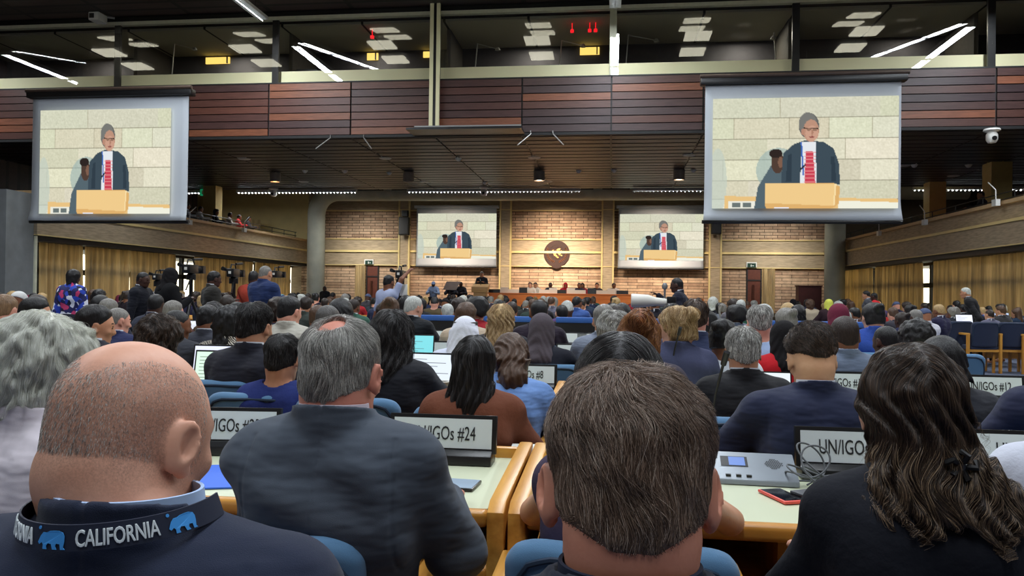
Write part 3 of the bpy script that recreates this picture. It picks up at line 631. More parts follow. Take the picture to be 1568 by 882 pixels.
MB().add([(-.34, -.1, .82), (.34, -.1, .82), (.34, .42, 1.0), (-.34, .42, 1.0), (-.34, -.1, 1.06), (.34, -.1, 1.06), (.34, .42, 1.18), (-.34, .42, 1.18)], [(0, 1, 2, 3), (4, 7, 6, 5), (0, 4, 5, 1), (1, 5, 6, 2), (2, 6, 7, 3), (3, 7, 4, 0)]).build('reading_box', m_pine, l, bevel=.015)
MB().tube([(.0, .2, 1.1), (.0, .15, 1.3), (-.05, .25, 1.38)], .012, 6).build('microphone', m_black, l)
t = empty('music_stand', 'dark slanted lectern stand left of the seated guards', 'stand', loc=(-7.1, 34.0, .52))
MB().tube([(0, 0, 0), (0, 0, .95)], .03).build('pole', m_black, t); MB().add([(-.3, -.1, .92), (.3, -.1, .92), (.42, .2, 1.3), (-.2, .2, 1.3), (-.3, -.07, .92), (.3, -.07, .92), (.42, .23, 1.3), (-.2, .23, 1.3)], [(0, 1, 2, 3), (4, 7, 6, 5), (0, 4, 5, 1), (1, 5, 6, 2), (2, 6, 7, 3), (3, 7, 4, 0)]).build('desk_panel', flat('brown_board', (90, 66, 50), .5), t); MB().tube([(0, 0, .02), (.3, .1, .02)], .02).tube([(0, 0, .02), (-.3, .1, .02)], .02).build('foot', m_black, t)
m_plate = flat('white_plate', (225, 222, 212), .5, var=.03)
names = ['first', 'second', 'third', 'fourth', 'fifth', 'sixth', 'seventh', 'eighth', 'ninth', 'tenth', 'eleventh', 'twelfth', 'thirteenth', 'fourteenth', 'fifteenth', 'sixteenth', 'seventeenth', 'eighteenth', 'nineteenth', 'twentieth']
for i, u in enumerate((757, 772, 786, 801, 834, 847, 858, 874, 888, 906, 922, 936, 953)):
    p = atY(u, 449, 32.6); w = .17 if i % 2 else .24
    o = MB().add([(-w, -.04, 0), (w, -.04, 0), (w, .06, 0), (-w, .06, 0), (-w, .0, .15+.08*(i % 2)), (w, .0, .15+.08*(i % 2)), (w, .02, .15+.08*(i % 2)), (-w, .02, .15+.08*(i % 2))], [(0, 3, 2, 1), (4, 5, 6, 7), (0, 1, 5, 4), (1, 2, 6, 5), (2, 3, 7, 6), (3, 0, 4, 7)]).build('name_plate', m_plate if i % 3 else m_black)
    o.location = (p[0], 32.6, 1.34); tag(o, '%s plate on the podium table, %s from its left end' % ('white' if i % 3 else 'black', names[i]), 'name plate', 'name plates on the podium table')
o = MB().box(-.52, .52, -.3, .3, 0, 1.3).box(-.56, .56, -.34, .34, 1.3, 1.36).build('cupboard', flat('maroon_cupboard', (70, 30, 32), .5)); p = atY(1238, 452, 38.5); o.location = (p[0], 38.5, .52)
tag(o, 'dark maroon cupboard standing against the stone wall beside the right column', 'cupboard')
# ================================================================ SDF MODELLING
class Field:
    def __init__(s, lo, hi, h):
        s.lo = np.array(lo, float); s.h = h; s.n = np.ceil((np.array(hi)-s.lo)/h).astype(int)+1
        s.D = np.full(s.n, .5, np.float32); s.ax = [(s.lo[i]+np.arange(s.n[i])*h).astype(np.float32) for i in range(3)]
    def sub(s, lo, hi):
        i0 = np.clip(np.floor((np.array(lo)-s.lo)/s.h).astype(int), 0, s.n); i1 = np.clip(np.ceil((np.array(hi)-s.lo)/s.h).astype(int)+1, 0, s.n)
        sl = tuple(slice(a, b) for a, b in zip(i0, i1))
        return sl, s.ax[0][sl[0]][:, None, None], s.ax[1][sl[1]][None, :, None], s.ax[2][sl[2]][None, None, :]
    def put(s, sl, d, k, mode='u'):
        A = s.D[sl]
        if A.size == 0: return s
        if mode == 'u':
            if k <= 0: s.D[sl] = np.minimum(A, d)
            else: h = np.maximum(k-np.abs(A-d), 0)/k; s.D[sl] = np.minimum(A, d)-h*h*k*.25
        elif mode == 's':
            d = -d
            if k <= 0: s.D[sl] = np.maximum(A, d)
            else: h = np.maximum(k-np.abs(A-d), 0)/k; s.D[sl] = np.maximum(A, d)+h*h*k*.25
        return s
    def ell(s, c, r, k=.02, R=None, mode='u'):
        c = np.array(c, float); r = np.array(r, float)*np.ones(3); m = r.max()+k+.02
        sl, X, Y, Z = s.sub(c-m, c+m); x, y, z = X-c[0], Y-c[1], Z-c[2]
        if R is not None:
            x, y, z = (R[0][0]*x+R[1][0]*y+R[2][0]*z, R[0][1]*x+R[1][1]*y+R[2][1]*z, R[0][2]*x+R[1][2]*y+R[2][2]*z)
        k0 = np.sqrt((x/r[0])**2+(y/r[1])**2+(z/r[2])**2); k1 = np.sqrt((x/r[0]**2)**2+(y/r[1]**2)**2+(z/r[2]**2)**2)+1e-6
        return s.put(sl, (k0*(k0-1)/k1).astype(np.float32), k, mode)
    def cap(s, a, b, ra, rb=None, k=.02, mode='u', flat=None):
        a = np.array(a, float); b = np.array(b, float); rb = ra if rb is None else rb; m = max(ra, rb)+k+.02
        sl, X, Y, Z = s.sub(np.minimum(a, b)-m, np.maximum(a, b)+m); v = b-a; L2 = max(v@v, 1e-9)
        t = np.clip(((X-a[0])*v[0]+(Y-a[1])*v[1]+(Z-a[2])*v[2])/L2, 0, 1)
        d = np.sqrt((X-a[0]-t*v[0])**2+(Y-a[1]-t*v[1])**2+(Z-a[2]-t*v[2])**2)-(ra+(rb-ra)*t)
        return s.put(sl, d.astype(np.float32), k, mode)
    def box(s, c, b, r=.01, k=.0, mode='u', R=None):
        c = np.array(c, float); b = np.array(b, float); m = np.linalg.norm(b)+r+k+.02
        sl, X, Y, Z = s.sub(c-m, c+m); x, y, z = X-c[0], Y-c[1], Z-c[2]
        if R is not None: x, y, z = (R[0][0]*x+R[1][0]*y+R[2][0]*z, R[0][1]*x+R[1][1]*y+R[2][1]*z, R[0][2]*x+R[1][2]*y+R[2][2]*z)
        q = [np.abs(x)-b[0]+r, np.abs(y)-b[1]+r, np.abs(z)-b[2]+r]
        d = np.sqrt(sum(np.maximum(t, 0)**2 for t in q))+np.minimum(np.maximum(np.maximum(q[0], q[1]), q[2]), 0)-r
        return s.put(sl, d.astype(np.float32), k, mode)
    def grid(s): return np.meshgrid(*s.ax, indexing='ij', sparse=True)
    def copy(s): f = Field.__new__(Field); f.lo, f.h, f.n, f.ax = s.lo, s.h, s.n, s.ax; f.D = s.D.copy(); return f
    def mesh(s, name, mat=None, iso=0.0):
        D = s.D.copy()
        D[0] = D[-1] = .5; D[:, 0] = D[:, -1] = .5; D[:, :, 0] = D[:, :, -1] = .5
        G = vdb.FloatGrid(.5); G.copyFromArray(D); P, Q = G.convertToQuads(float(iso))
        P = P*s.h+s.lo; Q = Q[:, ::-1]
        me = mesh_np(name, P, np.ascontiguousarray(Q).astype(np.int32), True)
        if mat: me.materials.append(mat)
        return me
    def sample(s, P):
        q = (P-s.lo)/s.h; i = np.clip(np.floor(q).astype(int), 0, s.n-2); f = q-i; D = s.D; o = 0
        for a in (0, 1):
            for b in (0, 1):
                for c in (0, 1):
                    w = (f[:, 0] if a else 1-f[:, 0])*(f[:, 1] if b else 1-f[:, 1])*(f[:, 2] if c else 1-f[:, 2])
                    o = o+w*D[i[:, 0]+a, i[:, 1]+b, i[:, 2]+c]
        return o
    def grad(s, P):
        e = s.h; g = np.stack([s.sample(P+np.eye(3)[i]*e)-s.sample(P-np.eye(3)[i]*e) for i in range(3)], 1)
        return g/(np.linalg.norm(g, axis=1, keepdims=True)+1e-9)
def smax(a, b, k): h = np.maximum(k-np.abs(a-b), 0)/k; return np.maximum(a, b)+h*h*k*.25
def smin(a, b, k): h = np.maximum(k-np.abs(a-b), 0)/k; return np.minimum(a, b)-h*h*k*.25
def vnoise(X, Y, Z, f, seed=0):
    a = seed*1.7
    return (np.sin(X*f+1.3*np.sin(Y*f*.7+a)+a)*np.sin(Y*f*1.1+1.1*np.sin(Z*f*.8+2*a))+np.sin(Z*f*.9+1.2*np.sin(X*f*.6+a)+3*a)*np.sin(X*f*.5+Y*f*.6))*.5
# ================================================================ FURNITURE
m_blue = objcol('blue_upholstery', .8, weave=.25, wscale=500, var=.10, nscale=5, sheen=.2)
m_blued = flat('blue_piping', (24, 44, 66), .7)
m_wood = wood('honey_wood', (176, 116, 42), (222, 162, 74), 'x', .6, .35)
m_woody = wood('honey_wood_lengthwise', (180, 120, 46), (226, 168, 80), 'y', .6, .35)
m_woodz = wood('honey_wood_upright', (176, 116, 42), (220, 160, 72), 'z', .6, .35)
m_lam = flat('cream_laminate', (208, 214, 184), .35, var=.04, scale=2)
m_face = flat('paper_white', (214, 222, 226), .5, var=.03, scale=3)
m_ink = flat('black_ink', (26, 26, 30), .7, var=.02)
m_silver = flat('silver_grey_case', (142, 150, 158), .4, .2, var=.05)
m_lcd = emit('blue_lcd', (110, 150, 235), .6)
CH = (84, 124, 160)
def make_chair_meshes():
    F = Field((-.3, -.36, .36), (.3, .0, .95), .008)
    F.box((0, -.235, .655), (.225, .035, .215), .034, R=np.array(Matrix.Rotation(math.radians(8), 3, 'X')))
    X, Y, Z = F.grid()
    back = F.mesh('backrest', m_blue)
    v = np.empty(len(back.vertices)*3); back.vertices.foreach_get('co', v); v = v.reshape(-1, 3)
    v[:, 1] += .75*v[:, 0]**2; cx = np.clip((np.abs(v[:, 0])-.14)/.09, 0, 1); zt = v[:, 2].max(); v[:, 2] -= np.where(v[:, 2] > .7, 1, 0)*cx**2*.03*(v[:, 2]-.7)/(zt-.7)
    back.vertices.foreach_set('co', v.ravel()); back.update()
    seat = MB().box(-.23, .23, -.2, .27, .39, .47).mesh('seat', True, .03, 3); seat.materials.append(m_blue)
    pip = MB(); P = []
    for k in range(41):
        t = k/40; a = PI*t; x = -.205*math.cos(a) if 0 else None
    outl = [(-.205, .47), (-.207, .75), (-.198, .80), (-.175, .83), (-.13, .842), (0, .846), (.13, .842), (.175, .83), (.198, .80), (.207, .75), (.205, .47)]
    pts = []
    for i in range(len(outl)-1):
        for q in range(4):
            x = outl[i][0]+(outl[i+1][0]-outl[i][0])*q/4; z = outl[i][1]+(outl[i+1][1]-outl[i][1])*q/4
            ys = np.linspace(-.35, -.1, 120); dd = F.sample(np.stack([ys*0+x, ys, ys*0+z], 1)); k = int(np.argmax(dd < 0)); pts.append((x, ys[k]+.75*x*x-.002, z-.03*min(max((abs(x)-.14)/.09, 0), 1)**2*max(z-.7, 0)/(zt-.7)))
    return back, seat, MB().tube(pts, .006, 6).mesh('piping', True), None
_b, _s, _p, _ = make_chair_meshes(); _p.materials.append(m_blued)
def _legm(x, y, top): return MB().box(x-.02, x+.02, y-.025, y+.025, 0, top)
_lg = [ _legm(x, y, t).mesh('leg', True, .006) for x, y, t in ((-.27, -.2, .66), (.27, -.2, .66), (-.27, .24, .64), (.27, .24, .64))]
_ar = [MB().box(x-.028, x+.028, -.22, .28, .64, .675).mesh('armrest', True, .01) for x in (-.27, .27)]
_rl = MB().box(-.27, .27, -.2, -.17, .36, .4).box(-.27, .27, .2, .23, .36, .4).mesh('seat_rail')
for m in _lg: m.materials.append(m_woodz)
for m in _ar: m.materials.append(m_woody)
_rl.materials.append(m_wood)
def chair(x, y, rz, lab, full=True, color=CH, group='blue wood-framed chairs', sz=1.0):
    e = empty('upholstered_chair', lab, 'chair', group, (x, y, 0), rz, sz)
    link('backrest', _b, None, e, color); link('seat', _s, None, e, color)
    if full:
        link('piping', _p, None, e)
        for m in _lg: link('leg', m, None, e)
        for m in _ar: link('armrest', m, None, e)
        link('seat_rail', _rl, None, e)
    return e
DW = 2.72; SEAM = -.26
def bar(mb, x0, x1, y0, y1, z0, z1): return mb.box(x0, x1, y0, y1, z0, z1)
_dm = {}
def desk_meshes():
    w = DW
    _dm['tabletop'] = (MB().box(.055, w-.055, .02, .655, .715, .74).mesh('tabletop'), m_lam)
    _dm['front_edge'] = (MB().box(.05, w-.05, -.02, .022, .70, .742).mesh('front_edge', True, .014, 3), m_wood)
    _dm['rear_rail'] = (MB().box(.05, w-.05, .655, .69, .70, .775).mesh('rear_rail', True, .01), m_wood)
    _dm['end_panel'] = (MB().prism([(-.03, 0), (.70, 0), (.70, .79), (.66, .79), (.02, .765), (-.03, .745)], 'x', .004, .05).mesh('end_panel', True, .008), m_woody)
    _dm['end_panel2'] = (MB().prism([(-.03, 0), (.70, 0), (.70, .79), (.66, .79), (.02, .765), (-.03, .745)], 'x', w-.05, w-.004).mesh('end_panel', True, .008), m_woody)
    _dm['shelf'] = (MB().box(.05, w-.05, .06, .6, .555, .575).mesh('shelf'), m_wood)
    _dm['shelf_edge'] = (MB().box(.05, w-.05, .0, .06, .548, .59).mesh('shelf_edge', True, .014, 3), m_wood)
    _dm['modesty_panel'] = (MB().box(.05, w-.05, .6, .64, .15, .715).mesh('modesty_panel'), m_wood)
    for q, xx in enumerate((.68, 1.34, 2.02)): _dm['divider%d' % q] = (MB().box(xx, xx+.03, .04, .6, .575, .715).mesh('divider'), m_woodz)
desk_meshes()
def desk(x, y, lab, detail=True, group='long cream-topped wooden desks'):
    e = empty('conference_desk', lab, 'desk', group, (x, y, 0))
    for k, (me, mt) in _dm.items():
        if not detail and (k.startswith('divider') or k == 'shelf'): continue
        if not me.materials: me.materials.append(mt)
        link(k.rstrip('012'), me, None, e)
    return e
def text_mesh(txt, size=.05, sx=.78, ext=.001):
    c = bpy.data.curves.new('lettering', 'FONT'); c.body = txt; c.size = size; c.extrude = ext; c.align_x = 'CENTER'; c.align_y = 'CENTER'; c.resolution_u = 3
    o = bpy.data.objects.new('tmp', c); COL.objects.link(o); bpy.context.view_layer.update()
    me = bpy.data.meshes.new_from_object(o.evaluated_get(bpy.context.evaluated_depsgraph_get())); bpy.data.objects.remove(o); me.name = 'lettering'
    for v in me.vertices: v.co.x *= sx
    return me
_dsp = {'bezel': (MB().box(-.18, .18, -.012, .012, 0, .125).mesh('bezel', True, .003), m_black), 'screen_face': (MB().box(-.165, .165, -.0135, -.012, .016, .112).mesh('screen_face'), m_face),
        'base': (MB().prism([(-.05, 0), (.05, 0), (.045, .035), (-.02, .045), (-.045, .03)], 'x', -.17, .17).mesh('base', True, .004), m_black)}
def display(x, y, z, lab, txt=None, rz=0, full=True, tsize=.064, dark=False, w=1.0):
    e = empty('name_display', lab, 'desk display', 'name displays on the desks', (x, y, z), rz); e.scale = (w, 1, 1)
    for k, (me, mt) in _dsp.items():
        if not me.materials: me.materials.append(mt)
        o = link(k, me, None, e)
        if k != 'base': o.location = (0, 0, .03); o.rotation_euler = (math.radians(-9), 0, 0)
    if txt:
        me = text_mesh(txt, tsize, .60); me.materials.append(m_ink); o = link('lettering', me, None, e); o['label'] = 'black lettering reading '+txt
        o.rotation_euler = (math.radians(81), 0, 0); o.location = (0, -.0075, .094); o.location.y = -.0145+.064*math.sin(math.radians(9))*0-.0; o.location = Vector((0, -.0150*math.cos(math.radians(9))+.064*math.sin(math.radians(9)), .03+.064*math.cos(math.radians(9))))
    return e
# ================================================================ PEOPLE
def skin_mat():
    t = NT('skin'); oi = t.n('ShaderNodeObjectInfo'); co = t.coords(); f = t.noise(co, 22, 5, .6); f2 = t.noise(co, 5, 2)
    c = t.mix(.6, oi.outputs['Color'], t.ramp(f, [(.3, (236, 220, 214)), (.7, (255, 255, 255))]), 'MULTIPLY')
    c = t.mix(.35, c, t.ramp(f2, [(.35, (248, 212, 202)), (.7, (255, 255, 255))]), 'MULTIPLY')
    a = t.n('ShaderNodeAttribute', attribute_name='stubble')
    n2 = t.noise(co, 420, 2, .8); n3 = t.noise(co, 30, 3)
    s = t.n('ShaderNodeMath', operation='MULTIPLY'); t.l(a.outputs['Fac'], s.inputs[0]); t.l(t.ramp(n2, [(.3, (1., 1., 1.)), (.62, (.25, .25, .25))]), s.inputs[1])
    s2 = t.n('ShaderNodeMath', operation='MULTIPLY'); t.l(s.outputs[0], s2.inputs[0]); t.l(t.ramp(n3, [(.3, (1., 1., 1.)), (.7, (.6, .6, .6))]), s2.inputs[1])
    c = t.mix(s2.outputs[0], c, (60, 46, 40)); t.l(c, t.b.inputs['Base Color'])
    t.bump(t.noise(co, 160, 3), .12, .002); t.b.inputs['Subsurface Weight'].default_value = .0
    return t.set(.5, spec=.4)
m_skin = skin_mat()
m_lip = objcol('lips', .5, var=.1); m_eye = flat('eye_dark', (40, 30, 26), .2)
def hair_mat(name, rough=.42, wave=1.0):
    t = NT(name); oi = t.n('ShaderNodeObjectInfo'); co = t.coords(scale=(60, 60, 9)); f = t.noise(co, 2.2, 5, .65)
    r = t.n('ShaderNodeMapRange'); r.inputs[1].default_value = .3; r.inputs[2].default_value = .72; r.inputs[3].default_value = .45; r.inputs[4].default_value = 1.35; t.l(f, r.inputs[0])
    v = t.n('ShaderNodeVectorMath', operation='SCALE'); t.l(oi.outputs['Color'], v.inputs[0]); t.l(r.outputs[0], v.inputs['Scale'])
    t.l(v.outputs[0], t.b.inputs['Base Color']); t.bump(f, .7*wave, .006); return t.set(rough, spec=.4)
m_hair = hair_mat('hair_shell')
def strand_mat(name, stops, rough=.38):
    t = NT(name); h = t.n('ShaderNodeHairInfo'); c = t.ramp(h.outputs['Random'], stops); t.l(c, t.b.inputs['Base Color'])
    return t.set(rough, spec=.45)
m_cloth = objcol('woven_cloth', .85, weave=.35, wscale=900, var=.12, nscale=30, sheen=.1, folds=.7)
m_jersey = objcol('soft_cloth', .9, bump=.2, bscale=30, var=.10, nscale=6)
m_trouser = objcol('trouser_cloth', .9, var=.1)
m_shirt = objcol('shirt_cotton', .7, var=.05)
def floral():
    t = NT('floral_cloth'); co = t.coords(scale=(1, 1, 1)); v = t.n('ShaderNodeTexVoronoi'); v.inputs['Scale'].default_value = 16; t.l(co, v.inputs['Vector'])
    s = t.n('ShaderNodeSeparateColor'); t.l(v.outputs['Color'], s.inputs[0])
    r = t.ramp(s.outputs[0], [(0, (30, 34, 90)), (.35, (40, 70, 180)), (.55, (225, 228, 240)), (.78, (20, 22, 50)), (.9, (200, 60, 110))])
    for x in t.t.nodes:
        if x.type == 'VALTORGB': x.color_ramp.interpolation = 'CONSTANT'
    t.l(r, t.b.inputs['Base Color']); return t.set(.8)
m_floral = floral()
def zigzag():
    t = NT('black_white_pattern'); co = t.coords(); w = t.n('ShaderNodeTexWave', wave_type='BANDS', bands_direction='DIAGONAL'); w.inputs['Scale'].default_value = 22; w.inputs['Distortion'].default_value = 9
    w.inputs['Detail'].default_value = 1; t.l(co, w.inputs['Vector']); t.l(t.ramp(w.outputs['Fac'], [(.45, (26, 24, 24)), (.6, (190, 182, 168))]), t.b.inputs['Base Color']); return t.set(.85)
m_zig = zigzag()
def Rm(yaw=0, pitch=0, roll=0):
    """yaw + = turn to the left; pitch + = look down; roll + = tilt right"""
    return np.array(Matrix.Rotation(yaw, 3, 'Z') @ Matrix.Rotation(-pitch, 3, 'X') @ Matrix.Rotation(roll, 3, 'Y'))
def head_prims(F, c=(0, 0, 0), R=np.eye(3), s=1.0, ears=True, face=True, hw=1.0, earout=1.0):
    c = np.array(c, float); T = lambda p: c+R@(np.array(p)*s)
    E = lambda p, r, k=.02, Rl=None, mode='u': F.ell(T(p), np.array(r)*s, k*s, R if Rl is None else R@Rl, mode)
    E((0, -.010, .024), (.0765*hw, .098, .089), 0)
    E((0, .026, -.030), (.063*hw, .068, .085), .04)
    E((0, .044, -.082), (.044*hw, .045, .032), .03)
    E((0, -.045, -.045), (.058*hw, .052, .06), .04)
    F.cap(T((.042*hw, .01, -.07)), T((.026*hw, .06, -.09)), .022*s, .018*s, .02*s); F.cap(T((-.042*hw, .01, -.07)), T((-.026*hw, .06, -.09)), .022*s, .018*s, .02*s)
    if face:
        F.cap(T((0, .088, .008)), T((0, .108, -.028)), .007*s, .0125*s, .012*s)
        E((0, .100, -.034), (.017, .010, .008), .008)
        E((0, .078, .022), (.046, .018, .009), .014)
        for q in (-1, 1):
            E((q*.031, .098, .004), (.015, .014, .010), .01, None, 's'); E((q*.031, .081, .003), (.0125, .012, .0115), .003)
            E((q*.045, .066, -.028), (.018, .016, .014), .02)
        E((0, .092, -.062), (.022, .009, .0045), .005); E((0, .091, -.071), (.019, .009, .005), .005)
        E((0, .082, -.095), (.018, .014, .012), .015)
    if ears:
        for q in (-1, 1):
            Rl = np.array(Matrix.Rotation(q*math.radians(-32), 3, 'Z') @ Matrix.Rotation(math.radians(-12), 3, 'X'))
            x0 = q*(.0775*hw+.004*earout)
            E((x0+q*.002, -.004, -.008), (.0085, .019*earout, .033), .006, Rl)
            E((x0+q*.000, .006, -.036), (.007, .010, .010), .006, Rl)
            E((x0+q*.0095, .001, -.004), (.005, .0095, .019), .005, Rl, 's')
    return F
def hand(F, w, d, up, side, s=1.0, curl=.35, k=.006):
    w = np.array(w, float); d = np.array(d, float); d /= np.linalg.norm(d); up = np.array(up, float); up -= d*(up@d); up /= np.linalg.norm(up); lat = np.cross(d, up)*side
    R = np.stack([lat*side, d, up], 1)
    F.ell(w+d*.045*s, np.array((.040, .052, .015))*s, .012, R)
    for i, (x, l) in enumerate(((-.030, .070), (-.010, .078), (.010, .073), (.029, .058))):
        a = w+d*.085*s+lat*(-x)*s*1.0; p1 = a+(d*math.cos(curl)-up*math.sin(curl))*l*.5*s; p2 = p1+(d*math.cos(curl*2.2)-up*math.sin(curl*2.2))*l*.5*s
        F.cap(a, p1, .0092*s, .0085*s, k); F.cap(p1, p2, .0085*s, .007*s, k)
    a = w+d*.02*s+lat*.03*s; p1 = a+(d*.6+lat*.7-up*.25)*.045*s; p2 = p1+(d*.85+lat*.25-up*.3)*.034*s
    F.cap(a, p1, .013*s, .0105*s, .01); F.cap(p1, p2, .0105*s, .0085*s, k)
ARMS = {'desk': ((.265, .15, .765), (.12, .40, .79)), 'lap': ((.26, .06, .74), (.11, .30, .66)), 'wide': ((.33, .16, .77), (.16, .40, .79)),
        'chin': ((.25, .34, .80), (.075, .22, 1.03)), 'down': ((.25, -.02, .98), (.25, .08, .74)), 'front': ((.25, .05, 1.12), (.13, .28, 1.25)), 'up': ((.30, .12, 1.38), (.12, .30, 1.58))}
def skeleton(sp):
    seated = sp.get('seated', True); hip = .54 if seated else .95; a = sp.get('lean', .06); T = .50
    P = lambda t, x=0, y=0: np.array([x, math.sin(a)*t+y, hip+math.cos(a)*t])
    sh = sp.get('sh', .185); K = dict(hip=P(0), waist=P(.17), chest=P(.34), shl=P(.440, -sh), shr=P(.440, sh), neck=P(.52), P=P, sh=sh, hipz=hip, seated=seated)
    py = sp.get('hp', .1); K['head'] = P(.52)+np.array([sp.get('hx', 0), .02+.07*math.sin(py), .115-.03*(1-math.cos(py))+sp.get('hz', 0)]); K['R'] = Rm(sp.get('hy', 0), py, sp.get('hr', 0)); K['hs'] = sp.get('hs', 1.0)
    for q, n in ((-1, 'l'), (1, 'r')):
        arm = sp.get('arm'+n, sp.get('arms', 'desk'))
        e, w = ARMS[arm] if isinstance(arm, str) else arm
        e = np.array(e, float); w = np.array(w, float)
        if isinstance(arm, str): e = e*[q, 1, 1]; w = w*[q, 1, 1]
        K['el'+n] = e; K['wr'+n] = w
    return K
def torso_prims(F, K, g=1.0, o=0.0, arms=1.0, legs=False, k=.05, belly=1.0):
    P = K['P']; sh = K['sh']
    F.ell(K['hip']+[0, .03, .0], np.array((.165*g, .125*g, .11))+o, k); F.ell(K['waist']+[0, .02, 0], np.array((.152*g, .112*g*belly, .20))+o, k)
    F.ell(K['chest']+[0, .005, 0], np.array((.165*g, .112*g, .16))+o, .07)
    F.cap(P(.432, -sh+.025), P(.432, sh-.025), .054+o, k=.06)
    for q in (-1, 1):
        F.cap(P(.505, q*.02, -.012), P(.445, q*(sh-.03), -.01), .034+o, .046+o, .05)
        F.ell(P(.36, q*.085, -.06), np.array((.075, .06, .11))*g+o, .05)
    if arms > 0:
        for q, n in ((-1, 'l'), (1, 'r')):
            S, e, w = K['sh'+n], K['el'+n], K['wr'+n]; S = S-[q*.012, 0, .02]
            F.cap(S, S+(e-S)*min(arms*2, 1), .052*g+o, (.044)*g+o+.002, .035)
            if arms > .5: F.cap(e, e+(w-e)*min(1, (arms-.5)*2), .044*g+o, .030+o*1.2, .02)
    return F
def leg_prims(F, K, o=0):
    if K['seated']:
        for q in (-1, 1):
            F.cap((q*.09, .04, .54), (q*.13, .43, .52), .085+o, .062+o, .04); F.cap((q*.13, .43, .52), (q*.13, .46, .10), .056+o, .04+o, .02)
    else:
        for q in (-1, 1):
            F.cap((q*.09, 0, .90), (q*.10, .02, .50), .088+o, .06+o, .04); F.cap((q*.10, .02, .50), (q*.11, 0, .09), .056+o, .04+o, .02)
def feet(F, K):
    y = .46 if K['seated'] else 0; x = .13 if K['seated'] else .11
    for q in (-1, 1): F.cap((q*x, y-.03, .05), (q*(x+.02), y+.15, .035), .045, .035, .03)
def xform(me, c, R, s):
    v = np.empty(len(me.vertices)*3, np.float32); me.vertices.foreach_get('co', v); v = v.reshape(-1, 3)
    v = np.array(c)+(v*s)@R.T; me.vertices.foreach_set('co', v.astype(np.float32).ravel()); me.update(); return me
_hb = {}
def base_head(h, hw=1.0):
    if (h, hw) not in _hb:
        F = Field((-.16, -.26, -.50), (.16, .17, .22), h); head_prims(F, ears=False, face=False, hw=hw)
        F.cap((0, -.03, -.06), (0, -.045, -.17), .056, .06, .03); _hb[(h, hw)] = F
    return _hb[(h, hw)].copy()
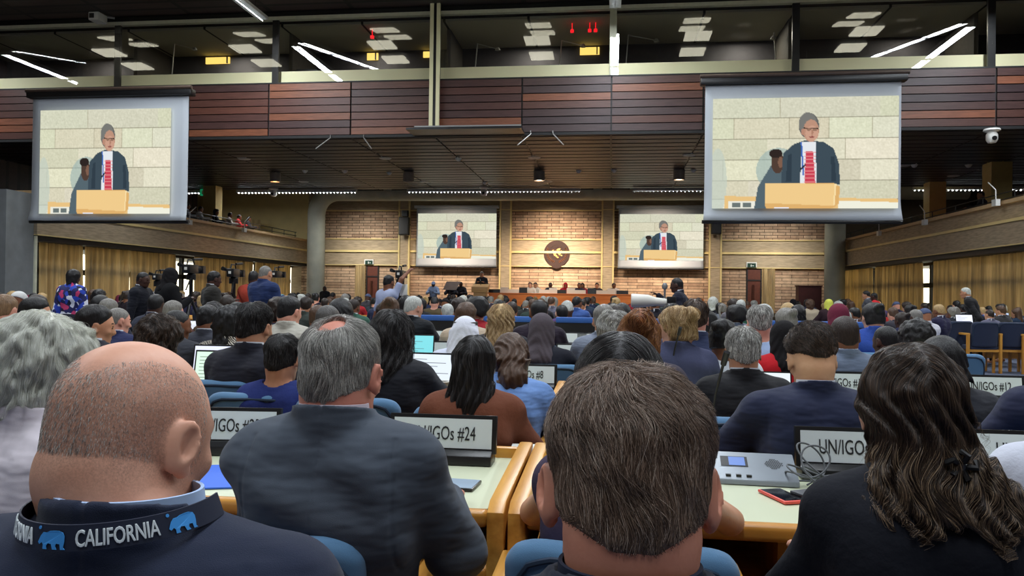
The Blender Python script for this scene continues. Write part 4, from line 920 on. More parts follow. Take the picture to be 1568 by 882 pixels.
def hair_field(style, h, hw=1.0, **o):
    F = base_head(h, hw); X, Y, Z = F.grid(); D = F.D; seed = o.get('seed', 1)
    N = vnoise(X, Y, Z, 75, seed)*.0035+vnoise(X, Y, Z, 160, seed+2)*.0018
    if style in ('short', 'thin', 'buzz', 'neat'):
        vol = {'short': .013, 'thin': .007, 'buzz': .004, 'neat': .011}[style]*o.get('vol', 1.0); amp = {'short': 1.3, 'thin': .8, 'buzz': .15, 'neat': .6}[style]
        zmin = o.get('zmin', -.072); ta = np.clip((Z-zmin)/.05, 0, 1); side = np.clip(np.abs(X)/.06, 0, 1)**2*np.clip((.075-Z)/.06, 0, 1)
        off = vol*(.12+.5*ta*(1-.75*side)+.55*np.clip((Z-.02)/.08, 0, 1))+N*amp*(.25+.75*ta)*(1-.6*side)
        Lz = -.028+np.clip(Z+.03, 0, .03)*1.4+np.clip(Z, 0, .09)*o.get('front', .88); off = off*(.12+.88*np.clip((Lz-Y)/.04, 0, 1)); d = D-off
        d = smax(d, Y-Lz, .008); d = smax(d, (zmin+.65*np.clip(np.abs(X)-.02, 0, 1))-Z, .01)
        if o.get('bald'): b = o['bald']; r = np.sqrt((X/b[1][0])**2+((Y-b[0][1])/b[1][1])**2+((Z-b[0][2])/b[1][2])**2); d = smax(d, (1-r)*.03+.0*X, .006)
    elif style in ('long', 'wavy', 'half'):
        ln = o.get('len', .30); off = .015+N*(1.5 if style == 'wavy' else .6); d = D-off; Lz = .0+np.clip(Z+.03, 0, .12)*.75; d = smax(d, Y-Lz, .01)
        w = o.get('w', .088); tz = np.clip(-Z/ln, 0, 1); cy = -.052-.035*tz+o.get('back', 0)*tz; wx = w*(1-.30*np.clip(tz-.75, 0, 1)/.25*0)+.012*tz*o.get('flare', 1)+.015*vnoise(X*0, Y*0, Z, 26, seed)*(1 if style == 'wavy' else .2)
        wy = .048-.012*tz; r = np.sqrt(((X-o.get('side', 0)*tz)/wx)**2+((Y-cy)/wy)**2); c = (r-1)*.05; c = smax(c, -ln*(1+.06*np.sin(X*60+seed))-Z, .02); c = smax(c, Z-.05, .02)
        st = .0032*np.sin(X*170+8*np.sin(Z*9+seed)+4*np.sin(Z*(30 if style == 'wavy' else 14)))*np.clip((.06-Z)/.08, 0, 1)
        d = smin(d, c+N*(1.6 if style == 'wavy' else .5), .02)+st*(1.2 if style != 'wavy' else 2.0)
    elif style in ('bob', 'curly', 'afro', 'dreads'):
        vol = {'bob': .022, 'curly': .032, 'afro': .045, 'dreads': .030}[style]*o.get('vol', 1); zm = o.get('zmin', {'bob': -.12, 'curly': -.11, 'afro': -.06, 'dreads': -.17}[style])
        n = N*{'bob': 1.2, 'curly': 3.4, 'afro': 1.6, 'dreads': 2}[style]
        if style == 'dreads': n = n+.006*np.sin(X*150+seed)*np.sin(Y*120+Z*12)
        d = D-vol*(.7+.5*np.clip((Z+.1)/.15, 0, 1))-n; Lz = .0+np.clip(Z+.03, 0, .12)*.8; d = smax(d, Y-Lz, .012); d = smax(d, zm+.25*np.abs(X)*0-Z+.012*np.sin(X*50+seed), .015)
    elif style in ('bun', 'pony'):
        d = D-(.010+N*.8)-.002*np.sin(np.arctan2(X, Z)*40); Lz = .0+np.clip(Z+.03, 0, .12)*.8; d = smax(d, Y-Lz, .01); d = smax(d, -.075-Z, .012)
        bz = o.get('bz', .06); r = np.sqrt(X**2+(Y+.115)**2+(Z-bz)**2)-o.get('br', .04); d = smin(d, r-N*2.4, .012)
        if style == 'pony': t = np.clip((bz-Z)/.25, 0, 1); r2 = np.sqrt((X-.02*np.sin(Z*20))**2+((Y+.13+.02*t)*1.2)**2)-(.032*(1-.4*t)); r2 = smax(r2, -.2-Z, .03); r2 = smax(r2, Z-bz, .02); d = smin(d, r2-N, .02)
    elif style in ('hijab', 'ghutra', 'hood'):
        d = D-(.014 if style != 'ghutra' else .018); r = np.sqrt((X/.085)**2+((Y+.02)/.085)**2+((Z+.12)/.13)**2); d = smin(d, (r-1)*.08, .05)
        r = np.sqrt((X/.15)**2+((Y+.015)/.12)**2+((Z+.215)/.07)**2); d = smin(d, (r-1)*.07, .06)
        if style == 'ghutra': tz = np.clip(-Z/.3, 0, 1); r = np.sqrt((X/(.10+.05*tz))**2+((Y+.06+.03*tz)/(.05))**2); c = smax((r-1)*.05, -.36-Z, .02); c = smax(c, Z-.02, .02); d = smin(d, c, .04)
        d = d+.0028*np.sin(Z*85+14*np.abs(X)*6+6*np.sin(X*18+seed))*np.clip((.05-Z)/.1, 0, 1)+.004*np.sin(X*55+Z*20+seed)*np.clip((-Z-.02)/.1, 0, 1)
        r = np.sqrt((X/.058)**2+((Y-.115)/.075)**2+((Z+.012)/.088)**2); d = smax(d, (1-r)*.05, .01)
    elif style == 'cap':
        d = D-.012; d = smax(d, .012-.25*Y-Z, .004); r = np.sqrt((X/.085)**2+((Y-.09)/.075)**2)-1; b = smax(r*.07, np.abs(Z-.025+.2*(Y-.09))-.004, .003); d = smin(d, b, .006)
    F.D = d.astype(np.float32); return F
def finish_body(me, K, sp):
    n = len(me.polygons); c = np.empty(n*3, np.float32); me.polygons.foreach_get('center', c); c = ((c.reshape(-1, 3)-K['head'])@K['R'])/K['hs']
    x, y, z = c.T; idx = np.zeros(n, np.int32)
    idx[(y > .08) & (np.abs(x) < .024) & (np.abs(z+.067) < .010)] = 1
    idx[(y > .075) & (np.abs(np.abs(x)-.031) < .0115) & (np.abs(z-.004) < .0055)] = 2
    idx[(y > .07) & (np.abs(np.abs(x)-.031) < .019) & (np.abs(z-.026) < .0042)] = 2
    me.materials.append(m_skin); me.materials.append(m_lip); me.materials.append(m_eye); me.polygons.foreach_set('material_index', idx)
def collar_band(c, R, rx, ry, z0, z1, th=.004, n=36, gap=0.0, flare=0.0, back=.012):
    mb = MB(); V = []; a0 = PI/2+gap; N = n if gap == 0 else n
    for k in range(N+(0 if gap == 0 else 1)):
        a = a0+(2*PI-2*gap)*k/N; cx, cy = math.cos(a), math.sin(a); b = back*(1-cy)*.5
        for (r, z) in ((0, z0), (flare, z1+b), (flare+th, z1+b), (th+.003, z0)): V.append(tuple(np.array(c)+R@np.array(((rx+r)*cx, (ry+r)*cy, z))))
    F = []; m = N if gap == 0 else N
    for k in range(m):
        k2 = (k+1) % N if gap == 0 else k+1
        for j in range(4): F.append((k*4+j, k2*4+j, k2*4+(j+1) % 4, k*4+(j+1) % 4))
    mb.add(V, F); return mb
def build_person(sp, h=.009, hh=.006):
    """returns list of (part name, mesh, colour key, parent index)"""
    K = skeleton(sp); g = sp.get('g', 1.0); st = sp.get('top', 'suit'); o = {'suit': .016, 'tee': .010, 'blouse': .013, 'robe': .022, 'sweater': .018}[st]
    nr = sp.get('neck', .055)
    lo = (-.42, -.34, .0); hi = (.42, .68, K['hipz']+.80)
    w = [K['ell'], K['elr'], K['wrl'], K['wrr']]; lo = np.minimum(lo, np.min(w, 0)-.12); hi = np.maximum(hi, np.max(w, 0)+[.12, .2, .2])
    B = Field(lo, hi, h); torso_prims(B, K, g*.96, -.004, 1.0, k=.05); leg_prims(B, K, -.004); feet(B, K)
    H, R, s = K['head'], K['R'], K['hs']
    B.cap(K['neck']+[0, -.015, -.05], H+R@np.array((0, -.028, -.055))*s, nr*1.12, nr, .03)
    head_prims(B, H, R, s, True, True, sp.get('hw', 1.0), sp.get('earout', 1.0))
    for q, n in ((-1, 'l'), (1, 'r')):
        e, wv = K['el'+n], K['wr'+n]; d = wv-e; d = d/np.linalg.norm(d); up = (0, 0, 1) if abs(d[2]) < .8 else (0, -1, 0)
        hand(B, wv, d*.8+np.array([-q*.25, .3, 0]) if abs(d[2]) < .8 else d, up, q, 1.0, sp.get('curl', .4))
    body = B.mesh('body'); finish_body(body, K, sp)
    if sp.get('stubble'): sp['stubble'](body, K)
    parts = [('body', body, 'skin', None)]
    # clothing
    glo = lo; ghi = np.array([hi[0], hi[1], max(K['neck'][2]+.1, *[v[2]+.1 for v in w])]); glo = np.array([lo[0], lo[1], K['hipz']-.16])
    glo[2] = min(glo[2], min(v[2] for v in w)-.1)
    G = Field(glo, ghi, sp.get('gh', h)); torso_prims(G, K, g, o, {'suit': .97, 'tee': sp.get('sl', .32), 'blouse': .96, 'robe': .97, 'sweater': .95}[st], belly=sp.get('belly', 1.0))
    X, Y, Z = G.grid(); nk = K['neck']
    if st in ('suit', 'blouse'):
        xx = X-nk[0]; yy = Y-nk[1]+.012; rn_ = nr*1.12+.0125; rr = np.sqrt((xx/rn_)**2+(yy/(rn_-.003))**2); cy = yy/(rn_*rr+1e-4); top = nk[2]+sp.get('cup', .010)+.034*(1-cy)*.5+.004-.5*np.clip(rr-1, -1, 1)*.03
        cd_ = np.maximum(np.maximum(np.abs((rr-1)*rn_+.002)-.009, Z-top), nk[2]-.07-Z)
        if st == 'suit': cd_ = np.maximum(cd_, (cy-.8)*.05)
        G.D = smin(G.D, cd_, .014)
        G.D = smax(G.D, -(np.sqrt((X-nk[0])**2/1.15+(Y-nk[1]+.012)**2)-(nr*1.12+.003)+.0*Z)+np.clip(nk[2]-.06-Z, 0, 1)*-3, .006).astype(np.float32)
    elif st in ('tee', 'sweater'): G.D = smax(G.D, .079-np.sqrt(X**2+(Y-nk[1]+.01)**2+(Z-nk[2]-.03)**2), .006).astype(np.float32)
    A = sp.get('wr', {'suit': 1.0, 'tee': .8, 'blouse': .9, 'robe': 1.3, 'sweater': .8}[st]); seed = sp.get('seed', 1)
    WR = np.sin(34*Z+3.0*np.sin(5*X+seed)+2.2*np.sin(7*Y+X*3)+seed)*np.clip(.5+1.2*vnoise(X, Y, Z, 9, seed), 0, 1)*.0065
    WR = WR+np.sin(24*Z+42*np.abs(X)+3*np.sin(9*X+seed*2))*np.clip(.25+vnoise(X, Y, Z, 11, seed+3), 0, 1)*.0085*np.clip((np.abs(X)-.05)/.1, 0, 1)+vnoise(X, Y, Z, 26, seed+5)*.0026
    fade = np.clip((nk[2]+.0-Z)/.10, 0, 1); G.D = (G.D+WR*A*(.15+.85*fade)).astype(np.float32)
    if st == 'suit' and h < .008:  # centre back seam and armhole seams
        sm = np.exp(-(X/.0025)**2)*(Y < nk[1])*.0022
        for q, n in ((-1, 'l'), (1, 'r')):
            S = K['sh'+n]; dd = (X-(S[0]-q*.028)-q*.03*np.clip(1-(S[2]-Z)/.2, 0, 1)*0)*q+(-.10)*(S[2]-Z)*.4; sm = sm+np.exp(-(dd/.004)**2)*.003*((Z > S[2]-.22))*(Z < S[2]+.06)
        G.D = (G.D+sm).astype(np.float32)
    gm = G.mesh({'suit': 'jacket', 'tee': 'shirt', 'blouse': 'blouse', 'robe': 'robe', 'sweater': 'sweater'}[st]); gm.materials.append(sp.get('mat') or (m_cloth if st == 'suit' else m_jersey))
    parts.append((gm.name.split('.')[0], gm, 'top', None))
    if st == 'suit':
        cb = collar_band(nk+[0, -.012, sp.get('cup', .010)-.012], Rm(0, -.06), nr*1.12+.002, nr*1.12, .0, .034, gap=.4, back=.018); me = cb.mesh('shirt_collar', True); me.materials.append(m_shirt); parts.append(('shirt_collar', me, 'collar', None))
    T = Field((-.28, -.2, 0), (.28, .62, K['hipz']+.12), max(h, .012)); T.ell(K['hip'], (.172*g, .132*g, .11), .04); leg_prims(T, K, .010); tm = T.mesh('trousers'); tm.materials.append(m_trouser); parts.append(('trousers', tm, 'bottom', None))
    # hair
    hs_ = sp.get('hair', 'short')
    if hs_ and hs_ != 'none':
        ho = sp.get('hopt', {}); HF = hair_field(hs_, hh, sp.get('hw', 1.0), seed=sp.get('seed', 1), **ho); nm = {'hijab': 'headscarf', 'ghutra': 'head_cloth', 'hood': 'hood', 'cap': 'cap'}.get(hs_, 'hair')
        hm = HF.mesh(nm); hm.materials.append(m_jersey if nm != 'hair' else m_hair); xform(hm, H, R, s); parts.append((nm, hm, 'hair', None))
        if hs_ == 'ghutra':
            P = [(.083*math.cos(2*PI*k/30), -.008+.103*math.sin(2*PI*k/30), .068+.02*math.sin(2*PI*k/30)) for k in range(31)]
            mb = MB(); mb.tube(P, .008, 8, False); mb.tube([(x*.97, y*.97, z+.015) for x, y, z in P], .008, 8, False); me = mb.mesh('head_cord', True); xform(me, H, R, s); me.materials.append(m_black); parts.append(('head_cord', me, None, len(parts)-1))
        sp['_HF'] = HF
    sp['_K'] = K; sp['_B'] = B; return parts
def place_person(sp, parts, lab, loc, rz, sc, cols, group=None, cat='person'):
    e = empty('person', lab, cat, group, loc, rz, sc); objs = []
    for nm, me, ck, par in parts:
        o = link(nm, me, None, e if par is None else objs[par], cols.get(ck) if ck else None); objs.append(o)
    return e, objs
def strands(name, P0, dirf, F, n, step, off, mat, parent, H, R, s, rad=.0004, lift=0.0, seed=0, clump=.0, loose=False, trans=True, taper=.25, stop=None, jit=0.0):
    """strand curves flowing over a field; P0 start points in the field's frame"""
    rn = np.random.default_rng(seed); P = P0.copy(); N = len(P); out = [P.copy()]; stp = step*rn.uniform(.7, 1.15, (N, 1)); of = off*rn.uniform(.2, 1.6, N)
    jv = rn.normal(0, 1, (N, 3))*jit
    for i in range(n):
        d = dirf(P, i)+jv; g = F.grad(P); d = d-g*(d*g).sum(1, keepdims=True)*(0 if loose else 1); d /= (np.linalg.norm(d, axis=1, keepdims=True)+1e-9)
        if clump: q = P*clump; d = d+.35*np.stack([np.sin(q[:, 1]*1.3+2*np.sin(q[:, 2]))*np.cos(q[:, 0]*.8), np.sin(q[:, 2]*1.1+q[:, 0])*.7, np.sin(q[:, 0]*1.4+q[:, 1])*.4], 1)
        stp2 = stp*(1-stop(P)[:, None]) if stop else stp
        P = P+d*stp2; t = of+lift*(i+1)*(np.clip(P[:, 2]/.06, .12, 1) if stop else 1); P = P-g*(np.clip(F.sample(P)-t, -.02, .02)*.6)[:, None]; out.append(P.copy())
    A = np.stack(out, 1)
    if trans: A = np.array(H)+(A.reshape(-1, 3)*s)@R.T; A = A.reshape(N, n+1, 3)
    c = bpy.data.hair_curves.new(name); c.add_curves([n+1]*N); c.attributes['position'].data.foreach_set('vector', A.astype(np.float32).ravel())
    r = c.attributes.new('radius', 'FLOAT', 'POINT'); rr = np.linspace(1, taper, n+1)[None]*rad*rn.uniform(.7, 1.2, (N, 1)); r.data.foreach_set('value', rr.astype(np.float32).ravel())
    c.materials.append(mat); o = bpy.data.objects.new(name, c); COL.objects.link(o); o.parent = parent; return o
def roots(me_src, N, seed, cond=None):
    """random points on a mesh in its own coordinates"""
    v = np.empty(len(me_src.vertices)*3, np.float32); me_src.vertices.foreach_get('co', v); v = v.reshape(-1, 3)
    f = np.empty(len(me_src.loops), np.int32); me_src.loops.foreach_get('vertex_index', f); f = f.reshape(-1, 4) if len(f) == 4*len(me_src.polygons) else f[:len(f)//4*4].reshape(-1, 4)
    rn = np.random.default_rng(seed); k = rn.integers(0, len(f), N*3); a, b = rn.random((N*3, 1)), rn.random((N*3, 1)); P = (v[f[k, 0]]*(1-a)+v[f[k, 1]]*a)*(1-b)+(v[f[k, 3]]*(1-a)+v[f[k, 2]]*a)*b
    if cond is not None: P = P[cond(P)]
    return P[:N]
def to_local(P, H, R, s): return ((P-np.array(H))@R)/s
# ================================================================ THE NEAR PEOPLE
TAKEN = []
def top_local(sp):
    K = skeleton(sp); return K['head']+K['R']@np.array((0, -.02, .118+{'short': .008, 'afro': .03, 'curly': .02, 'hijab': .012, 'ghutra': .02}.get(sp.get('hair'), .004)))*K['hs']
def put(u, v, Y, sp, cols, lab, h=.009, hh=.006, rz=0, cat='person', seatY=None, group=None, xoff=0):
    t = top_local(sp); P = atY(u, v, Y); sc = sp.get('sc') or P[2]/t[2]
    c, s_ = math.cos(rz), math.sin(rz); ox = (t[0]*c-t[1]*s_)*sc; oy = (t[0]*s_+t[1]*c)*sc
    loc = (P[0]-ox+xoff, P[1]-oy, 0); parts = build_person(sp, h, hh)
    e, objs = place_person(sp, parts, lab, loc, rz, sc, cols, group); TAKEN.append((loc[0], loc[1])); sp['_e'] = e; sp['_o'] = objs; sp['_parts'] = parts
    return sp
SK = dict(pale=(222, 176, 154), tan=(200, 150, 118), brown=(128, 86, 62), dark=(74, 50, 40), pink=(226, 168, 146), mid=(176, 124, 92))
HC = dict(black=(22, 20, 22), dbrown=(46, 34, 28), brown=(84, 60, 44), lbrown=(128, 98, 70), grey=(130, 126, 120), white=(205, 208, 200), blond=(196, 164, 112), red=(150, 88, 48), dgrey=(78, 74, 72))
m_st_black = strand_mat('strands_black', [(0, (12, 11, 12)), (.7, (36, 33, 34)), (1, (86, 80, 78))])
m_st_dbrown = strand_mat('strands_dark_brown', [(0, (26, 20, 17)), (.6, (58, 44, 36)), (1, (110, 88, 70))])
m_st_brown = strand_mat('strands_brown_grey', [(0, (66, 52, 43)), (.5, (116, 94, 78)), (.85, (160, 134, 116)), (1, (206, 190, 174))])
m_st_salt = strand_mat('strands_salt_pepper', [(0, (78, 76, 73)), (.35, (136, 134, 129)), (.7, (196, 194, 188)), (1, (240, 238, 230))])
m_st_white = strand_mat('strands_white', [(0, (168, 166, 150)), (.4, (222, 224, 212)), (1, (252, 253, 248))])
m_st_long = strand_mat('strands_dark_to_light', [(0, (34, 27, 23)), (.5, (66, 52, 43)), (.8, (118, 96, 74)), (1, (168, 142, 112))])
m_st_blond = strand_mat('strands_blond', [(0, (110, 84, 54)), (.5, (176, 142, 96)), (1, (232, 206, 158))])
m_st_red = strand_mat('strands_auburn', [(0, (70, 40, 26)), (.5, (138, 84, 50)), (1, (214, 158, 100))])
def d_crown(C=(0, -.055, .11), down=.35, swirl=.25):
    C = np.array(C)
    def f(P, i):
        d = P-C; r = np.linalg.norm(d, axis=1, keepdims=True)+1e-6; d = d/r; sw = np.stack([-d[:, 1], d[:, 0], 0*d[:, 0]], 1)*swirl
        d = d+sw; d[:, 2] -= down; return d
    return f
def d_long(part=0.0, wav=0.0, f1=55):
    def f(P, i):
        x = P[:, 0]-part; top = np.clip((P[:, 2]-.03)/.07, 0, 1)
        d = np.stack([np.sign(x)*.9*top+.6*x*top, -.35*top, -1.0*(1-top)-.25], 1)
        if wav: d[:, 0] += wav*np.sin(P[:, 2]*f1+P[:, 0]*40+P[:, 1]*30)*(1-top); d[:, 1] += wav*.7*np.cos(P[:, 2]*f1*.9+P[:, 0]*50)*(1-top)
        return d
    return f
def grow(sp, mat, N, n, step, dirf, off=.001, rad=.0004, lift=0, seed=1, clump=0, cond=None, name='hair_strands', loose=False, taper=.25, src=None, inset=0, stop=None, jit=0):
    hp = [i for i, p in enumerate(sp['_parts']) if p[0] in ('hair', 'headscarf')]; K = sp['_K']; par = sp['_o'][hp[0]] if hp else sp['_o'][0]
    F = sp['_HF']; me = F.mesh('tmp'); P0 = roots(me, N, seed, cond); bpy.data.meshes.remove(me)
    if inset: P0 = P0-F.grad(P0)*inset
    # parent is a part placed at the person's origin
    return strands(name, P0, dirf, F, n, step, off, mat, par, K['head'], K['R'], K['hs'], rad, lift, seed, clump, loose, True, taper, stop, jit)
def st_short(zm=-.062):
    return lambda P: (((P[:, 2] < zm+.65*np.clip(np.abs(P[:, 0])-.02, 0, 1)+.004*np.sin(P[:, 0]*300)) | ((P[:, 1] > -.028+np.clip(P[:, 2]+.03, 0, .03)*1.4+np.clip(P[:, 2], 0, .09)*.88) & (P[:, 2] < .06)))*1.0)
# ---- bald man with the lanyard, front left
def stub1(me, K):
    n = len(me.vertices); v = np.empty(n*3, np.float32); me.vertices.foreach_get('co', v); p = ((v.reshape(-1, 3)-K['head'])@K['R'])/K['hs']; x, y, z = p.T
    line = .050-.95*(y+.085)*np.clip((.03-y)/.05, 0, 1)*0; top = np.where(y < .0, .066-.45*np.abs(y+.06)+.25*np.abs(x), .05)
    crown = np.sqrt((x/.062)**2+((y-.012)/.107)**2); m = np.clip((crown-.92)/.16, 0, 1)*np.clip((.095-z)/.02, 0, 1)
    m = m*np.clip((z+.082)/.05, 0, 1); m = np.where((np.abs(x) > .05) & (y > .03), m*.5, m)
    beard = np.clip((-.03-z)/.03, 0, 1)*np.clip((y-.02)/.03, 0, 1)*.4; m = np.maximum(m*.62, beard)
    ear = (np.abs(x) > .081); m = np.where(ear, 0, m)
    a = me.attributes.new('stubble', 'FLOAT', 'POINT'); a.data.foreach_set('value', m.astype(np.float32))
sp = dict(hair='none', top='suit', hp=.24, hy=-.30, hs=.98, hw=1.04, neck=.066, stubble=stub1, hz=-.02, hx=-.03, earout=1.12, g=1.12, sh=.20, wr=1.3, seed=11, arms='desk', lean=.05, gh=.006)
bald = put(217, 512, .88, sp, dict(skin=(228, 178, 152), top=(30, 38, 60), collar=(176, 200, 236), bottom=(30, 32, 44)), 'bald man with cropped grey hair sides in navy jacket, wearing a lettered lanyard, front left', h=.0038, hh=.004)
# stubble hairs on his head
K = bald['_K']; H, R, s = K['head'], K['R'], K['hs']
HFb = base_head(.004, 1.03); bald['_HF'] = HFb
def condb(P):
    x, y, z = P.T; crown = np.sqrt((x/.062)**2+((y-.012)/.107)**2); return (crown > .98+.06*np.sin(x*90)) & (z < .088) & (z > -.075+.02*np.cos(x*40)) & (y < .045)
me = HFb.mesh('t'); P0 = roots(me, 15000, 5, condb)
x, y, z = P0.T; keep = (np.random.default_rng(1).random(len(P0)) < np.clip((z+.085)/.06, .0, 1))
strands('cropped_hair', P0[keep], d_crown((0, -.02, .12), .6, .1), HFb, 2, .0022, .0006, m_st_salt, bald['_o'][0], H, R, s, .00022, .0003, 3)
P1 = roots(me, 9000, 8, lambda P: (P[:, 1] > .02) & (P[:, 2] < -.045) & (P[:, 2] > -.12)); bpy.data.meshes.remove(me)
strands('beard', P1, lambda P, i: np.tile([0, .3, -1.], (len(P), 1)), HFb, 3, .003, .001, m_st_salt, bald['_o'][0], H, R, s, .00022, .0008, 4)
# lanyard round his neck, with its lettering
nk = K['neck']; LR = Rm(.0, -.10, -.04); LC = nk+np.array([0, -.02, .016])
def lan_pt(a, z, r_=0.0): rx, ry = .108+r_, .105+r_; return LC+LR@np.array((rx*math.cos(a), ry*math.sin(a), z+.012*(1-math.sin(a))*.5))
V = []; F_ = []; n = 60
for k in range(n+1):
    a = PI*.95+PI*1.1*k/n
    for z, r_ in ((-.012, .0), (.013, -.006), (.013, -.004), (-.012, .002)): V.append(tuple(lan_pt(a, z, r_)))
for k in range(n):
    for j in range(4): F_.append((k*4+j, k*4+4+j, k*4+4+(j+1) % 4, k*4+(j+1) % 4))
lan = MB().add(V, F_).build('lanyard', flat('navy_ribbon', (26, 34, 56), .6, var=.05), None, smooth=True); lan.parent = bald['_e']
m_lanw = flat('lanyard_white', (228, 236, 240), .6, var=.02); m_lanb = flat('lanyard_blue', (66, 158, 236), .6, var=.03)
def wrap(me, a_c, zc, thick=.0012):
    v = np.empty(len(me.vertices)*3, np.float32); me.vertices.foreach_get('co', v); v = v.reshape(-1, 3); o = []
    for x, y, z in v:
        a = a_c+x/.104; zz_ = zc+y; t = (zz_+.012)/.025; p = lan_pt(a, zz_, .0025-.006*t+.0006+z*.2); o.append(p)
    me.vertices.foreach_set('co', np.array(o, np.float32).ravel()); me.update(); return me
def letters(a_c):
    me = text_mesh('CALIFORNIA', .0225, .60, .002); bm = bmesh.new(); bm.from_mesh(me); bmesh.ops.subdivide_edges(bm, edges=[e_ for e_ in bm.edges if e_.calc_length() > .006], cuts=2); bm.to_mesh(me); bm.free()
    me.materials.append(m_lanw); o = link('lettering', wrap(me, a_c, -.0005), None, lan); md = o.modifiers.new('b', 'SOLIDIFY'); md.thickness = .0009; md.offset = 0; o['label'] = 'white hand-drawn lettering reading CALIFORNIA'
def bear(a_c):
    P = [(-17, -3), (-14, 3), (-11, 6), (-7, 6), (-3, 7.5), (2, 8), (8, 8), (13, 6.5), (15, 3), (15, -2), (14, -7), (16, -9), (11, -9), (10, -4), (6, -3.5), (5, -6), (7, -9), (2, -9), (0, -4), (-4, -3.5), (-6, -6), (-5, -9), (-10, -9), (-10, -5), (-12, -3), (-15, -5)]
    P = [(x*.00095, y*.00105) for x, y in P]; mb = MB().prism(P, 'z', 0, .002); mb.prism([(-.0155+.0018*math.cos(k*PI/4), .0105+.0018*math.sin(k*PI/4)) for k in range(8)], 'z', 0, .002)
    me = mb.mesh('bear_emblem'); me.materials.append(m_lanb); o = link('bear_emblem', wrap(me, a_c, -.0005), None, lan); o['label'] = 'light blue walking bear'
for k, a_c in enumerate((3.99, 5.21)): letters(a_c)
for a_c in (3.38, 4.60, 5.82): bear(a_c)
# ---- man with brown hair, front centre
sp = dict(hair='short', top='suit', hp=.30, hy=.04, hs=1.02, hw=1.02, neck=.060, hz=-.01, g=1.05, sh=.195, seed=12, arms='desk', earout=1.3, hopt=dict(vol=1.15, zmin=-.070), gh=.006)
cen = put(964, 563, .84, sp, dict(skin=(214, 150, 124), hair=(108, 86, 72), top=(28, 36, 54), collar=(32, 40, 60), bottom=(30, 32, 44)), 'man with tousled brown hair thinning at the crown in dark navy top, front centre', h=.0045, hh=.0035)
grow(cen, m_st_brown, 17000, 6, .0062, d_crown((.005, -.045, .112), .30, .6), .0014, .00032, .0012, 2, clump=60, inset=.001, stop=st_short(-.06), jit=.22)
P1 = roots(cen['_HF'].mesh('t'), 10, 1)
# ---- grey suit man
sp = dict(hair='thin', top='suit', hp=.12, hy=-.13, hs=1.03, hw=1.0, neck=.062, hz=-.012, g=1.10, sh=.185, seed=13, arms='wide', lean=.03, wr=1.5, hopt=dict(vol=1.3, zmin=-.070, bald=((0, -.062, .102), (.030, .036, .032))), gh=.005, armr=((.25, .12, .76), (.16, .40, .80)), arml=((-.22, .16, .76), (-.10, .40, .80)))
gry = put(522, 484, 1.64, sp, dict(skin=(216, 150, 130), hair=(142, 134, 128), top=(72, 80, 92), collar=(226, 214, 226), bottom=(60, 66, 76)), 'man with thinning grey hair in charcoal grey suit jacket, seated before the display numbered 24', h=.006, hh=.0035)
grow(gry, m_st_salt, 17000, 6, .0066, d_crown((.008, -.050, .113), .45, .25), .0014, .00040, .0007, 3, clump=45, stop=st_short(-.062), jit=.16, cond=lambda P: (np.random.default_rng(4).random(len(P)) < np.clip((np.sqrt((P[:, 0]/.045)**2+((P[:, 1]+.055)/.05)**2+((P[:, 2]-.10)/.04)**2)-.5)*1.3, .42, 1)))
# ---- woman with long dark hair, front right, in black
sp = dict(hair='wavy', top='blouse', hp=.10, hy=-.10, hs=1.0, hw=.98, g=.92, sh=.155, seed=14, armr=((.20, .15, .77), (.1, .4, .79)), arml=((-.20, .15, .77), (-.1, .4, .79)), lean=.10, wr=1.1, hopt=dict(len=.195, w=.068, side=.04, flare=6.5, back=-.02), gh=.006)
wom = put(1396, 530, 1.50, sp, dict(skin=(206, 160, 136), hair=(52, 41, 34), top=(24, 26, 34), bottom=(22, 22, 28)), 'woman in black top with long wavy brown hair held by a dark clip, front right', h=.006, hh=.004)
grow(wom, m_st_dbrown, 12000, 12, .0095, d_long(.005, 0, 30), .0016, .0004, .0001, 4, clump=35, cond=lambda P: P[:, 2] > -.11)
grow(wom, m_st_long, 12000, 9, .011, d_long(.0, .8, 46), .003, .00045, .0011, 5, clump=50, cond=lambda P: (P[:, 2] < -.05) & (P[:, 0] > -.085), taper=.5, name='wavy_lengths')
Kw = wom['_K']; cp = Kw['head']+Kw['R']@np.array((.052, -.118, -.092)); mb = MB()
for k in range(5): a = k*1.25; mb.tube([cp+np.array((.012*math.cos(a), -.004, .012*math.sin(a)))*.2, cp+np.array((.022*math.cos(a), -.012, .022*math.sin(a))), cp+np.array((.026*math.cos(a+.4), -.002, .026*math.sin(a+.4)))], .0055, 6)
mb.lathe([(0, -.012), (.009, -.006), (.011, .004), (0, .01)], tuple(cp), 10); mb.build('hair_clip', m_black, wom['_e'], smooth=True)
# ---- woman in white blazer with silver waves, left
sp = dict(hair='curly', top='suit', hp=.22, hy=-.55, hs=1.05, hw=1.0, g=1.0, sh=.182, seed=15, arms='desk', lean=.10, hopt=dict(vol=.7, zmin=-.10))
sil = put(92, 482, 1.72, sp, dict(skin=(214, 168, 148), hair=(238, 238, 226), top=(222, 214, 222), collar=(210, 204, 210), bottom=(60, 60, 70)), 'woman with silver wavy hair in a pale off-white blazer, left behind the bald man', h=.007, hh=.004, xoff=-.03)
grow(sil, m_st_white, 22000, 8, .010, d_crown((.01, -.02, .12), .7, .3), .003, .0003, .0006, 6, clump=60)
